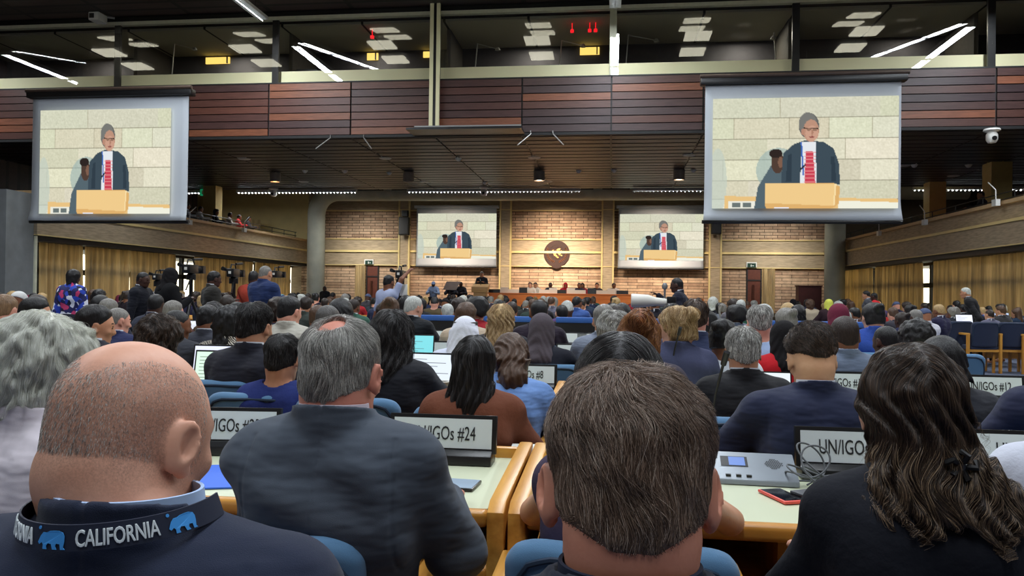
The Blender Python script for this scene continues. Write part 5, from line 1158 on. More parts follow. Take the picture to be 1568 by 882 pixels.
# ---- long black hair, brown top
sp = dict(hair='half', top='sweater', hp=.14, hs=1.0, hw=.96, g=.95, sh=.170, seed=16, arms='desk', hopt=dict(len=.26, w=.080, flare=3.4, back=-.0))
lng = put(727, 515, 2.98, sp, dict(skin=(176, 124, 96), hair=(24, 22, 24), top=(112, 66, 48), bottom=(30, 30, 36)), 'woman with long straight black hair half tied back, brown top, behind the display numbered 24', h=.008, hh=.004)
grow(lng, m_st_black, 9000, 16, .011, d_long(0, .12, 30), .002, .0008, .0002, 7, clump=25)
K = lng['_K']; mb = MB(); P = [K['head']+K['R']@np.array((.088*math.sin(a), -.012-.098*math.cos(a), .012+.028*math.cos(a)*0-.012*math.cos(a))) for a in np.linspace(-1.25, 1.25, 25)]
mb.tube(P, .006, 8); mb.tube([P[12], P[12]+np.array((.004, -.004, -.03)), P[12]+np.array((0, -.002, -.07))], [.008, .009, .004], 8); mb.build('twisted_strand', m_hair, lng['_e'], smooth=True, color=(20, 18, 20))
# ---- navy suit man, nape bare
sp = dict(hair='short', top='suit', hp=.38, hy=.05, hs=1.0, hw=1.0, g=1.12, sh=.210, seed=17, arms='wide', lean=.10, wr=.8, hopt=dict(vol=1.35, zmin=-.03))
nav = put(1240, 498, 2.86, sp, dict(skin=(222, 178, 140), hair=(52, 44, 38), top=(34, 40, 66), collar=(232, 236, 244), bottom=(30, 32, 46)), 'man with short dark tousled hair and bare nape in navy suit, right of centre', h=.007, hh=.0045)
grow(nav, m_st_dbrown, 5000, 5, .008, d_crown((.0, -.0, .12), .1, .6), .002, .0009, .0016, 8, clump=50, stop=st_short(-.02), jit=.3)
# ---- dark-haired woman hidden behind the central man (elbows on desk)
sp = dict(hair='half', top='tee', sl=.08, hp=.10, hs=1.0, g=.85, sh=.135, seed=18, armr=((.29, .42, .80), (.09, .24, 1.00)), arml=((-.22, .42, .80), (-.07, .24, 1.0)), hopt=dict(len=.2, w=.078))
hid = put(950, 512, 1.62, sp, dict(skin=(206, 160, 128), hair=(38, 36, 38), top=(70, 60, 80), bottom=(30, 30, 36)), 'woman with streaked black hair and bare arms leaning on the desk, behind the brown-haired man', h=.007, hh=.004)
grow(hid, m_st_black, 8000, 12, .010, d_long(.0, .1, 30), .002, .0006, .0003, 9, clump=30)
# ================================================================ PEOPLE OF THE NEXT ROWS
def M_(u, v, Y, hair, hc, top, tc, skin, lab, seed, h=.011, hh=.008, col=(226, 230, 238), st=None, **k):
    rz = k.pop('rz', 0); hopt = k.pop('hopt', {}); xo = k.pop('xoff', 0)
    sp = dict(hair=hair, top=top, seed=seed, hopt=hopt, **k); sp.setdefault('hp', .18)
    r = put(u, v, Y, sp, dict(skin=SK[skin], hair=HC[hc] if isinstance(hc, str) else hc, top=tc, collar=col, bottom=(34, 36, 46)), lab, h, hh, rz, xoff=xo)
    if st: grow(r, st[0], st[1], 6 if hair in ('short', 'thin', 'neat') else 10, .008 if hair in ('short', 'thin', 'neat') else .012, d_crown() if hair in ('short', 'thin', 'neat') else d_long(0, .5), .002, .0011, .0012, seed, clump=50, stop=st_short() if hair in ('short', 'thin', 'neat') else None, jit=.2)
    return r
N1, DK, BK = (32, 36, 54), (38, 38, 46), (24, 24, 28)
M_(391, 464, 3.72, 'short', 'black', 'suit', (30, 31, 42), 'tan', 'man with thick black hair in dark suit bent over a bright laptop, left of centre', 21, hopt=dict(vol=1.3), hy=-.2, st=(m_st_black, 2500), g=1.02)
M_(434, 512, 3.25, 'short', 'black', 'sweater', (34, 46, 104), 'tan', 'man with short black hair in royal blue jumper, just left of the grey-suited man', 22, hopt=dict(vol=1.1), hp=.2, st=(m_st_black, 2500), sh=.165)
M_(600, 475, 3.50, 'long', 'black', 'suit', (26, 27, 34), 'tan', 'woman with long black hair in black blazer, just right of the grey-suited man', 23, hopt=dict(len=.22, w=.085), hy=.3, sh=.175, st=(m_st_black, 4000), armr='wide')
M_(781, 516, 3.62, 'wavy', 'brown', 'suit', (112, 148, 206), 'tan', 'person with brown hair in sky blue jacket bending over a desk, behind the long-haired woman', 24, hopt=dict(len=.10, w=.075), hp=.75, lean=.35, hy=.2, col=(120, 150, 206), sh=.18)
M_(1138, 500, 3.62, 'short', 'grey', 'suit', (26, 26, 30), 'tan', 'man with cropped grey hair in black jacket, left of the navy-suited man', 25, hopt=dict(vol=.9), st=(m_st_salt, 3500), g=1.05, hs=1.0)
M_(1108, 488, 4.55, 'bun', 'black', 'tee', (206, 212, 220), 'brown', 'woman with curly black updo in white T-shirt, behind an empty blue chair', 26, hopt=dict(br=.055, bz=.05), hy=-.3)
M_(979, 478, 3.72, 'bun', 'red', 'blouse', (70, 64, 74), 'tan', 'woman with messy auburn bun, beyond the brown-haired man in front', 27, hopt=dict(br=.052, bz=.07), hs=1.08, st=(m_st_red, 5000))
M_(940, 476, 4.95, 'curly', 'grey', 'blouse', (44, 46, 62), 'tan', 'woman with grey curls seated left of the auburn bun', 28, hopt=dict(vol=.8), st=(m_st_salt, 2500))
M_(925, 466, 5.75, 'short', 'grey', 'suit', (118, 126, 142), 'tan', 'man in light grey suit seated just left of the grey-curled woman', 29)
M_(713, 482, 4.95, 'ghutra', (222, 224, 236), 'robe', (206, 210, 226), 'mid', 'man in white robe and white head cloth with black cord', 30, sh=.19, g=1.1)
M_(830, 478, 5.0, 'hijab', (84, 76, 82), 'blouse', (30, 32, 42), 'brown', 'woman in grey-brown headscarf and black jacket, right of the white-robed man', 31)
M_(768, 466, 5.75, 'wavy', 'blond', 'suit', (28, 30, 38), 'pale', 'woman with curly blond-brown hair down the back, between white robe and headscarf', 32, hopt=dict(len=.22, w=.085), st=(m_st_blond, 3000))
M_(1064, 459, 5.15, 'short', 'brown', 'suit', (42, 50, 78), 'pink', 'man with short brown hair in dark navy suit, right of centre with blue chairs behind', 33, hs=1.0, g=1.05, sh=.195, st=(m_st_dbrown, 2500))
M_(1163, 467, 5.55, 'short', 'grey', 'tee', (164, 186, 222), 'pink', 'man with silver hair in light blue shirt with a pink lanyard', 34, st=(m_st_salt, 2500))
M_(1200, 491, 5.0, 'hood', 'black', 'sweater', (178, 24, 34), 'dark', 'person in black head covering and bright red jumper', 35, sh=.16)
M_(1293, 482, 4.75, 'buzz', 'dbrown', 'suit', (100, 112, 132), 'brown', 'broad bald-headed man in slate grey jacket, behind the display numbered 11', 36, hopt=dict(vol=.8), g=1.1, sh=.20, hs=1.08)
M_(1356, 498, 5.45, 'buzz', 'black', 'suit', (46, 50, 60), 'dark', 'dark-skinned man with close-cropped hair, left of the curly-haired man at right', 37, hy=.5)
M_(1397, 487, 4.75, 'curly', 'black', 'suit', (34, 36, 42), 'brown', 'man with curly black hair in charcoal jacket, beside the carpeted aisle', 38, hopt=dict(vol=.65), g=1.1, sh=.2, xoff=.02)
M_(1440, 515, 3.4, 'long', 'black', 'suit', (36, 38, 46), 'tan', 'black-haired person in dark jacket just beyond the woman with the hair clip', 39, hopt=dict(len=.1), sh=.19)
M_(444, 453, 5.75, 'neat', 'black', 'suit', (186, 182, 170), 'pink', 'man with black hair faded at the sides in pale beige jacket', 40, hy=-.35, col=(210, 208, 200))
M_(353, 472, 5.0, 'dreads', 'black', 'blouse', (80, 76, 72), 'brown', 'woman with dark braids in black and white patterned top', 41, mat=m_zig, hy=-.3)
M_(320, 467, 5.8, 'short', 'black', 'suit', (56, 58, 68), 'brown', 'man with black hair in dark grey jacket behind the braided woman', 42, hy=-.3)
M_(55, 455, 4.9, 'neat', 'black', 'suit', (46, 50, 76), 'tan', 'dark-haired man in navy suit looking right in profile, far left', 43, hy=-1.2, hopt=dict(vol=1.1))
M_(8, 450, 5.0, 'thin', 'lbrown', 'suit', (66, 70, 86), 'pink', 'balding fair-haired man in slate suit cut off by the left edge', 44)
M_(148, 466, 4.2, 'short', 'black', 'suit', (40, 42, 52), 'tan', 'dark-haired man looking right, behind the silver-haired woman', 45, hy=-.9, hs=1.05)
M_(182, 470, 5.7, 'buzz', 'grey', 'suit', (40, 46, 84), 'pink', 'bald man in blue jacket left of the standing photographer pair', 46, hopt=dict(vol=.4), hy=-.6)
M_(245, 482, 3.85, 'curly', 'dbrown', 'blouse', (50, 50, 60), 'tan', 'person with curly dark brown hair directly behind the bald man in front', 47, hopt=dict(vol=.8), hs=1.1, st=(m_st_dbrown, 3000))
M_(272, 473, 5.0, 'buzz', 'black', 'suit', (52, 54, 62), 'brown', 'bald brown-skinned man looking right, beyond the curly brown hair', 48, hopt=dict(vol=.4), hy=-.8)
M_(503, 466, 4.9, 'buzz', 'dgrey', 'suit', (74, 80, 96), 'brown', 'man with close-cropped greying hair in grey suit behind the grey-haired man', 49, hy=-.2)
M_(522, 457, 5.35, 'long', 'black', 'blouse', (46, 46, 56), 'tan', 'black-haired person between the bearded rows left of the camera tripod', 50, hopt=dict(len=.12))
M_(1035, 468, 4.45, 'bun', 'blond', 'blouse', (66, 70, 96), 'pale', 'woman with blond hair pinned up, left of the navy-suited short-haired man', 51, hy=.9, st=(m_st_blond, 1800))
# right edge: navy sleeve and white shirt people
M_(1640, 488, 2.95, 'short', 'dbrown', 'suit', (40, 44, 70), 'tan', 'person in navy suit cut off by the right edge, beside a numbered display', 52, sh=.20, g=1.1)
M_(1668, 520, 1.95, 'short', 'dbrown', 'tee', (206, 210, 224), 'tan', 'person in white shirt cut off by the right edge', 53, sh=.20, g=1.05)
M_(-2, 497, 3.4, 'short', 'brown', 'sweater', (170, 30, 40), 'tan', 'person in red top cut off by the left edge behind the silver-haired woman', 54)
# ================================================================ STANDING PEOPLE
S_ = dict(seated=False, lean=.03)
def ST(u, v, Y, hair, hc, top, tc, skin, lab, seed, rz=0, **k):
    kk = dict(S_); kk.update(k); return M_(u, v, Y, hair, hc, top, tc, skin, lab, seed, h=.013, hh=.011, rz=rz, **kk)
ST(113, 413, 10.4, 'bob', 'black', 'blouse', (60, 70, 160), 'dark', 'woman standing in blue, white and red floral blouse, left side', 61, mat=m_floral, arms='down', g=1.1, hopt=dict(vol=.8))
ST(220, 416, 10.3, 'buzz', 'black', 'suit', (22, 24, 34), 'dark', 'man in dark suit standing in profile facing right, left of the first cameraman', 62, rz=-PI/2, arms='down')
ST(262, 410, 10.2, 'hood', 'black', 'sweater', (16, 16, 18), 'dark', 'cameraman in black hood and coat standing at a tall video camera', 63, rz=-.6, arms='front', g=1.1)
ST(329, 415, 10.6, 'short', 'black', 'suit', (44, 42, 38), 'dark', 'cameraman in dark olive coat reaching up to a video camera', 64, rz=-.8, armr='front', g=1.1)
ST(389, 414, 11.4, 'buzz', 'black', 'sweater', (170, 66, 50), 'dark', 'person in orange-red top standing half behind the navy-jacketed cameraman', 65, arms='down')
ST(407, 406, 10.2, 'buzz', 'grey', 'suit', (34, 50, 92), 'tan', 'cameraman in navy blue jacket holding a camera up, left of the duct', 66, rz=-.3, armr='front', g=1.15, sh=.2, hopt=dict(vol=.3), col=(40, 56, 96))
ST(596, 421, 11.8, 'short', 'black', 'tee', (164, 172, 200), 'brown', 'cameraman in pale blue shirt with one arm raised to a tripod camera', 67, rz=-.5, arml='down', armr=((.24, .10, 1.64), (.20, .34, 1.80)))
ST(1036, 425, 12.0, 'buzz', 'black', 'suit', (30, 32, 46), 'dark', 'man in dark suit standing in profile facing left with a microphone, centre right', 68, rz=1.35, armr=((.18, .12, 1.2), (.05, .36, 1.42)), arml='down')
ST(1478, 440, 17.4, 'thin', 'white', 'suit', (28, 28, 32), 'tan', 'older bald man in dark suit leaning forward, before the gold curtains', 69, rz=1.1, lean=.45, arms='down')
ST(1326, 445, 20.0, 'short', 'black', 'suit', (70, 72, 80), 'tan', 'man in grey suit standing at the first curtain gap on the right', 70, rz=1.2, arms='down')
ST(1338, 448, 20.5, 'buzz', 'black', 'sweater', (200, 40, 50), 'dark', 'person in bright red top standing behind the grey-suited man by the curtains', 71, rz=1.0, arms='down')
ST(497, 438, 31.0, 'buzz', 'black', 'suit', (26, 28, 36), 'dark', 'guard in dark suit standing against the stone wall near the duct', 72, rz=PI, arms='down')
def dais(u, v, Y, hair, hc, top, tc, skin, lab, seed, z0=.52, **k):
    r = M_(u, v+10, Y, hair, hc, top, tc, skin, lab, seed, h=.015, hh=.013, rz=PI, sc=1.0, **k); e = r['_e']; P = atY(u, v, Y); e.location.x = P[0]; e.location.y = Y; e.location.z = z0
    return r
dais(738, 426, 32.75, 'short', 'grey', 'suit', (40, 44, 54), 'tan', 'speaker in dark suit and red tie standing behind the wooden lectern', 73, seated=False, arms='front')
for i, (u, hair, hc, top, tc, sk, lab) in enumerate(((812, 'long', 'brown', 'blouse', (214, 206, 196), 'pale', 'woman in cream jacket, leftmost seated at the podium table'), (820, 'short', 'dbrown', 'suit', (206, 200, 190), 'tan', 'person in pale jacket, second from the left at the podium table'), (843, 'buzz', 'black', 'suit', (36, 36, 44), 'dark', 'dark-skinned man low behind the podium table under the emblem'),
        (866, 'hijab', (168, 30, 50), 'blouse', (150, 30, 46), 'brown', 'woman in red headscarf at the podium table'), (887, 'buzz', 'black', 'suit', (44, 40, 56), 'brown', 'tall man in dark suit at the podium table, right of the red headscarf'), (892, 'long', 'dbrown', 'blouse', (150, 50, 60), 'brown', 'woman in dark red top at the podium table'),
        (914, 'short', 'dbrown', 'suit', (60, 56, 60), 'tan', 'man in dark suit at the podium table, second from the right'), (940, 'short', 'black', 'suit', (216, 206, 196), 'brown', 'person in white top, rightmost at the podium table'))):
    dais(u, 440, 33.6+(.75 if i in (1, 5) else 0), hair, hc, top, tc, sk, lab, 80+i)
for i, (u, hc, tc, lab) in enumerate(((664, (150, 170, 210), (160, 180, 216), 'guard in pale blue uniform shirt and cap seated by the stone wall'), (692, (40, 44, 60), (44, 46, 56), 'guard in dark uniform and cap, middle of the three seated guards'), (706, (30, 30, 34), (28, 30, 38), 'guard in black jacket, right of the three seated guards'))):
    dais(u, 441, 34.5, 'cap' if i < 2 else 'buzz', hc, 'suit', tc, 'dark', lab, 90+i)
# ================================================================ FURNITURE OF THE NEAR ROWS
x_ = lambda u, Y: atY(u, 500, Y)[0]
for u, Y, lab in ((468, 1.70, 'blue chair behind the grey-suited man, its rim seen beside the navy shoulder'), (952, 1.70, 'blue chair partly hidden by the brown-haired man in front'), (1490, 1.68, 'blue chair of the woman with the hair clip'), (40, 1.80, 'blue chair of the silver-haired woman')): chair(x_(u, Y), Y, 0, lab, sz=.95 if u == 462 else (.97 if u == 952 else .95))
DESKS = []
rn_ = ['first', 'second', 'third', 'fourth', 'fifth']
for k in range(4):
    Y = 2.0+1.95*k; js = range(-2, 1)
    for j in js:
        pos = {-2: 'outer left unit', -1: 'unit left of the central seam', 0: 'unit right of the central seam'}[j]
        desk(SEAM+DW*j, Y, 'cream-topped wooden conference desk, %s, %s row from the viewer' % (pos, rn_[k]), detail=k < 3)
def seatx(i): return SEAM+.34+.68*i
# displays
display(x_(680, 2.55), 2.55, .742, 'white name display numbered 24 on the near desk', 'UN/IGOs #24', 0)
display(x_(352, 2.55), 2.55, .742, 'white name display ending in 23, half hidden by the grey suit', 'UN/IGOs #23', .1)
display(x_(1312, 2.55), 2.55, .742, 'white name display lettered UN, half hidden by the woman in black', 'UN/IGOs #25', 0)
display(x_(1585, 2.6), 2.6, .742, 'white name display cut off by the right edge', 'UN/IGOs #26', 0)
display(x_(806, 4.5), 4.5, .742, 'white name display numbered 8 beside the sky blue jacket', 'UN/IGOs #8', 0)
display(x_(1292, 4.5), 4.5, .742, 'white name display numbered 11 behind the navy-suited man', 'UN/IGOs #11', 0)
display(x_(1515, 4.5), 4.5, .742, 'white name display numbered 12 at the aisle end of the second desk', 'UN/IGOs #12', 0)
display(x_(150, 4.5), 4.5, .742, 'white name display on the second desk behind the silver-haired woman', 'UN/IGOs #6', 0)
for i, (u, lab) in enumerate(((560, 'left of the white-robed man'), (690, 'just beyond the white robe, left'), (730, 'just beyond the white robe, right'), (805, 'left of the grey-brown headscarf'), (885, 'right of the grey-brown headscarf'), (1180, 'beyond the light blue shirt'), (420, 'near the beige jacket'))):
    display(x_(u, 6.45), 6.45, .742, 'small white name display on the third desk, '+lab, None)
for i, (u, lab) in enumerate(((672, 'third'), (745, 'fourth'), (875, 'fifth'), (908, 'sixth'), (1215, 'seventh'), (600, 'second'), (470, 'first'))):
    display(x_(u, 8.4), 8.4, .742, 'white name display on the farthest near desk, %s from the left' % lab, None)
# chairs
lets = 'outer left, left, centre left, centre, centre right, right'.split(', ')
for (u, Y, lab) in ((1110, 3.15, 'empty blue chair with rounded back between the brown hair and the navy suit'), (1478, 3.05, 'blue chair beyond the clip-haired woman, under the white display'), (735, 3.22, 'blue chair under the long black-haired woman'), (1240, 3.12, 'blue chair of the navy-suited man'), (430, 3.4, 'blue chair of the man in the royal blue jumper'),
                    (375, 3.82, 'blue chair of the black-haired man with the laptop'), (600, 3.75, 'blue chair of the woman in the black blazer'), (560, 3.35, 'blue chair with a wooden arm right of the grey-suited man'), (790, 3.8, 'blue chair of the person in the sky blue jacket'), (1138, 3.85, 'blue chair of the cropped grey-haired man'), (30, 3.7, 'blue chair at the left edge beyond the silver-haired woman'),
                    (845, 5.1, 'blue chair of the woman in the grey-brown headscarf'), (1045, 5.0, 'empty blue chair left of the white T-shirt'), (665, 5.15, 'blue chair behind the white-robed man, left'), (700, 5.2, 'blue chair of the white-robed man'), (1075, 5.3, 'blue chair of the short brown-haired man in navy'), (672, 6.9, 'small blue chair just left of the white head cloth'), (1395, 5.0, 'dark blue chair of the curly-haired man in charcoal'), (1345, 6.9, 'dark blue chair right of the slate grey jacket'), (1445, 6.9, 'dark blue chair beside the carpeted aisle')):
    chair(x_(u, Y), Y, 0, lab)
for a, b, lab in ((x_(636, 8.6), x_(835, 8.6), 'long blue padded bench back seen behind the white-robed man'), (x_(850, 8.6), x_(1036, 8.6), 'blue padded bench back left of the dark navy suit'), (x_(1150, 8.6), x_(1330, 8.6), 'long blue padded bench back on the right, behind the navy-suited short-haired man')):
    e = empty('padded_bench', lab, 'bench', 'blue padded benches', ((a+b)/2, 8.68, 0)); w = (b-a)/2
    MB().box(-w, w, -.03, .03, .985, 1.05).build('padded_rail', m_blue, e, bevel=.02, color=(56, 100, 176)); MB().box(-w, w, -.02, .02, .4, .985).build('backrest', m_dark, e); MB().box(-w, w, .0, .45, .38, .47).build('seat', m_blue, e, bevel=.02, color=(52, 92, 158))
    for s_ in (-1, 1): MB().box(s_*(w-.06)-.03, s_*(w-.06)+.03, -.03, .4, 0, .4).build('leg', m_woodz, e)
# armchairs and table beside the aisle at right
for i, (u, Y, rz, lab) in enumerate(((1497, 15.0, .1, 'wooden armchair with dark blue seat, nearest the aisle on the right'), (1542, 15.1, -.1, 'second wooden armchair from the aisle on the right'), (1584, 15.0, .0, 'wooden armchair cut off by the right edge'), (1458, 15.3, .2, 'wooden armchair partly hidden by the curly-haired man'))):
    chair(x_(u, Y), Y, rz, lab, color=(40, 48, 70), group='dark blue armchairs by the aisle', sz=1.05)
# ================================================================ THINGS ON THE DESKS
def onZ(u, v, z=.742): return atZ(u, v, z)
def laptop(P, rz, lab, scr=(214, 224, 236), open_=1.75, s=1.0, em=.9):
    e = empty('laptop', lab, 'laptop', 'open laptops', tuple(P), rz, s)
    MB().box(-.16, .16, -.11, .11, 0, .014).build('keyboard_base', m_black, e, bevel=.003)
    l = MB().box(-.16, .16, 0, .008, 0, .215).build('lid', m_black, e, bevel=.003); l.location = (0, .11, .012); l.rotation_euler = (-(open_-PI/2), 0, 0)
    sN = MB().box(-.15, .15, -.0015, 0, .01, .205).build('lit_screen', emit('laptop_screen', scr, em), l)
    sL = MB()
    for k in range(8): sL.box(-.13, -.13+.08+.16*((k*37) % 10)/10, -.0022, -.0015, .175-k*.019, .178-k*.019)
    sL.build('text_lines', m_greym, l); return e
laptop((x_(318, 4.25), 4.25, .742), 0, 'open laptop with a white document, left of the patterned top', (220, 224, 246), s=1.05)
laptop((x_(326, 4.05)+.02, 3.98, .742), 0, 'open laptop with a pale green page before the dark-suited man at left', (206, 236, 214))
laptop((x_(655, 4.15), 4.15, .742), -.1, 'open laptop with a white page beside the woman in black blazer')
laptop((x_(1180, 4.2), 4.15, .742), 0, 'open laptop with bright page between the grey-haired and navy-suited men', (226, 234, 238), s=.75, em=.8)
laptop((x_(20, 4.0), 3.95, .742), 0, 'open laptop at the left edge beyond the silver hair', (212, 222, 240))
laptop((x_(470, 5.95), 6.0, .742), 0, 'open laptop glowing between the beige jacket and grey hair', (190, 226, 232))
laptop((x_(629, 6.0), 6.0, .742), 0, 'open laptop with a turquoise page near the black blazer', (120, 206, 214))
laptop((x_(1325, 5.3), 6.0, .742), 0, 'open laptop behind the slate grey jacket', (150, 170, 206))
laptop((x_(288, 8.0), 8.0, .742), 0, 'small open laptop under the cameramen', (220, 226, 240))
# phone, console, cables, boxes
P = onZ(1198, 762); e = empty('phone', 'dark phone in a coral red case lying on the near desk', 'phone', None, tuple(P), .35)
MB().box(-.036, .036, -.07, .07, 0, .009).build('case', flat('coral_case', (226, 84, 74), .5), e, bevel=.004); MB().box(-.031, .031, -.063, .063, .009, .0098).build('glass_face', flat('dark_glass', (14, 16, 22), .08), e)
def console(P, rz, lab, mic=True):
    e = empty('conference_console', lab, 'microphone console', 'silver conference consoles', tuple(P), rz)
    MB().prism([(-.075, 0), (.075, 0), (.06, .072), (-.07, .016)], 'x', -.15, .15).build('housing', m_silver, e, bevel=.004)
    f = lambda x, t, w, d, up=.001: [(x-w, -.07+.13*t-d, .016+.056*t-d*.43+up), (x+w, -.07+.13*t-d, .016+.056*t-d*.43+up), (x+w, -.07+.13*t+d, .016+.056*t+d*.43+up), (x-w, -.07+.13*t+d, .016+.056*t+d*.43+up)]
    mb = MB(); mb.add(f(-.03, .62, .040, .024, .0012), [(0, 1, 2, 3)]); mb.build('screen_surround', m_black, e)
    mb = MB(); mb.add(f(-.022, .62, .024, .020, .0022), [(0, 1, 2, 3)]); mb.build('lit_screen', m_lcd, e)
    mb = MB()
    for i in range(-4, 5):
        for j in range(-4, 5):
            if i*i+j*j < 18: mb.add(f(.085+i*.0058+(j % 2)*.003, .58+j*.042, .0019, .0016, .0016), [(0, 1, 2, 3)])
    mb.build('speaker_grille', m_black, e)
    for k in range(3): MB().box(-.06+.03*k, -.045+.03*k, -.062, -.05, .02, .0265).build('button', m_black, e)
    if mic:
        MB().tube([(-.10, .02, .05), (-.10, .04, .14), (-.085, .02, .26), (-.065, -.02, .36)], .0045, 8).build('gooseneck', m_black, e, smooth=True)
        MB().tube([(-.067, -.016, .35), (-.058, -.035, .39)], [.009, .010], 10).build('microphone', m_black, e, smooth=True)
    return e
P = onZ(1135, 742); console((P[0]+.02, P[1]+.07, .742), -.05, 'silver conference console with blue screen and speaker grille on the near desk')
P = onZ(1060, 615, .742); console((x_(1058, 4.3), 4.3, .742), 0, 'silver conference console beyond the empty blue chair', True)
console((x_(690, 6.0), 6.1, .742), 0, 'silver conference console beside the white-robed man', False)
def cablething(name, lab, pts, r, mat, cat='cable'):
    import mathutils
    c = bpy.data.curves.new(name, 'CURVE'); c.dimensions = '3D'; c.bevel_depth = r; c.bevel_resolution = 3; sp_ = c.splines.new('NURBS'); sp_.points.add(len(pts)-1)
    for i, p in enumerate(pts): sp_.points[i].co = (*p, 1)
    sp_.use_endpoint_u = True; sp_.order_u = 4; c.resolution_u = 6; o = bpy.data.objects.new('tmp', c); COL.objects.link(o); bpy.context.view_layer.update()
    me = bpy.data.meshes.new_from_object(o.evaluated_get(bpy.context.evaluated_depsgraph_get())); bpy.data.objects.remove(o); me.name = name; me.materials.append(mat) if not me.materials else None
    q = link(name, me, mat); tag(q, lab, cat); return q
m_cab = flat('grey_cable', (92, 96, 100), .5)
bx, by = x_(1235, 2.45), 2.45; rc = random.Random(5)
for i in range(3):
    pts = []
    for k in range(16):
        a = k*.9+i*1.7; pts.append((bx+.02*i+.055*math.cos(a)*(1+.3*math.sin(k))+.004*k-.03, by-.04+.03*math.sin(a)-.05*(k/15)+.02*i, .75+(.075+.05*math.sin(k*.9+i))*max(0, math.sin(k*PI/15))*(1 if i < 2 else .4)))
    cablething('coiled_cable', ['thin grey cable looped before the display lettered UN, tallest loop', 'thin grey cable looped before the display lettered UN, middle loop', 'thin grey cable lying flat before the display lettered UN'][i], pts, .0028, m_cab)
P = onZ(1262, 775); e = empty('closed_laptop', 'closed dark laptop under the arm of the woman in black', 'laptop', None, tuple(P), .5)
MB().box(-.02, .28, -.11, .11, 0, .009).build('base', m_black, e, bevel=.003); MB().box(-.02, .28, -.11, .11, .010, .018).build('lid', flat('dark_grey_lid', (72, 74, 80), .35), e, bevel=.003)
P = onZ(700, 744); e = empty('tablet', 'pale blue-grey tablet lying on the near desk right of the grey suit', 'tablet', None, tuple(P), -.08)
MB().box(-.075, .06, -.055, .055, 0, .008).build('case', m_black, e, bevel=.003); MB().box(-.071, .056, -.051, .051, .008, .0088).build('face', flat('tablet_face', (150, 170, 190), .3), e)
for u0, u1, lab in ((-.0, 0, 'black control box in the desk shelf just right of the central seam'), (1, 1, 'black control box in the desk shelf under the phone')):
    X0 = SEAM+.075 if not u0 else SEAM+.715; e = empty('control_box', lab, 'control box', 'black control boxes', (X0+.13, 2.0, .576))
    MB().box(-.11, .11, .05, .25, 0, .125).build('casing', m_black, e, bevel=.004); MB().box(-.09, -.08, .0475, .05, .095, .105).box(-.075, -.045, .0475, .05, .097, .103).build('badge', m_greym, e)
    if u0: MB().tube([(.0, .05, .06), (.0, .01, .055), (.005, .0, -.0), (.01, -.03, -.25)], .004, 8).build('cable', m_black, e, smooth=True)
    else: MB().box(.01, .05, .0475, .05, .04, .043).build('slot', m_greym, e)
# cup, papers
P = (x_(678, 4.0), 4.02, .742); e = empty('paper_cup', 'brown paper cup beside the long black hair', 'cup', None, P)
MB().lathe([(0, 0), (.029, 0), (.037, .095), (.034, .095), (.027, .004), (0, .004)], n=24).build('cup_wall', flat('cup_brown', (126, 118, 104), .7), e, smooth=True); MB().lathe([(.036, .092), (.039, .095), (.036, .099), (.033, .095)], n=24).build('rim', m_plate, e, smooth=True)
for i, (u, v, rz, w, d, c, lab) in enumerate(((330, 730, .3, .10, .15, (60, 110, 220), 'blue and white leaflet on the near desk beside the bald man'), (1530, 617, .1, .15, .1, (230, 232, 236), 'white papers under the display numbered 12'), (700, 597, 0, .1, .07, (226, 230, 226), 'white paper beside the paper cup'), (845, 600, .2, .1, .07, (222, 226, 222), 'white paper right of the display numbered 8'), (1010, 560, 0, .1, .07, (224, 226, 230), 'white paper beyond the brown-haired man'), (820, 690, .05, .09, .10, (226, 232, 226), 'white paper by the long-haired woman and the seam'), (1600, 765, -.1, .12, .14, (225, 228, 230), 'white booklet at the right edge of the near desk'))):
    P = onZ(u, v); o = MB().box(-w, w, -d, d, 0, .004).build('paper_sheets', flat('sheet_%d' % i, c, .6, var=.03), None); o.location = tuple(P); o.rotation_euler = (0, 0, rz); tag(o, lab, 'paper')
# ================================================================ CAMERAS
def videocam(u, v, Y, rz, lab, s=1.0, tripod=True):
    P = atY(u, v, Y); e = empty('video_camera', lab, 'video camera', 'press video cameras', tuple(P), rz, s)
    MB().box(-.07, .07, -.22, .16, -.08, .08).build('camera_body', m_black, e, bevel=.02); MB().tube([(0, .14, 0), (0, .24, 0), (0, .34, 0)], [.045, .05, .062], 16).build('lens', m_black, e, smooth=True)
    MB().box(-.085, .085, .32, .42, -.07, .07).build('matte_box', m_rail, e); MB().tube([(0, -.18, .08), (0, -.14, .16), (0, .08, .16), (0, .12, .08)], .014, 8).build('handle', m_black, e)
    MB().tube([(-.12, -.05, .06), (-.16, -.16, .08)], [.03, .04], 12).build('viewfinder', m_black, e); MB().tube([(.06, -.06, .17), (.06, .30, .19)], [.022, .024], 10).build('microphone', m_rail, e, smooth=True)
    MB().box(-.03, .02, -.225, -.22, -.02, .03).build('status_plate', m_plate, e)
    if tripod:
        t = empty('tripod', 'black tripod under the '+lab, 'tripod', 'camera tripods', (P[0], P[1], 0), rz, 1); H = P[2]-.08*s
        MB().tube([(0, 0, H-.42), (0, 0, H-.06)], .03, 10).build('column', m_black, t); MB().lathe([(0, 0), (.07, 0), (.07, .08), (.05, .1), (0, .1)], (0, 0, H-.1), 14).build('head', m_black, t)
        for k in range(3): a = 2*PI*k/3+.5; MB().tube([(0, 0, H-.38), (.42*math.cos(a), .42*math.sin(a), .0)], [.026, .018], 8).build('leg', m_black, t)
        MB().tube([(0, 0, H-.05), (.1, -.4, H-.25)], .012, 6).build('pan_handle', m_black, t)
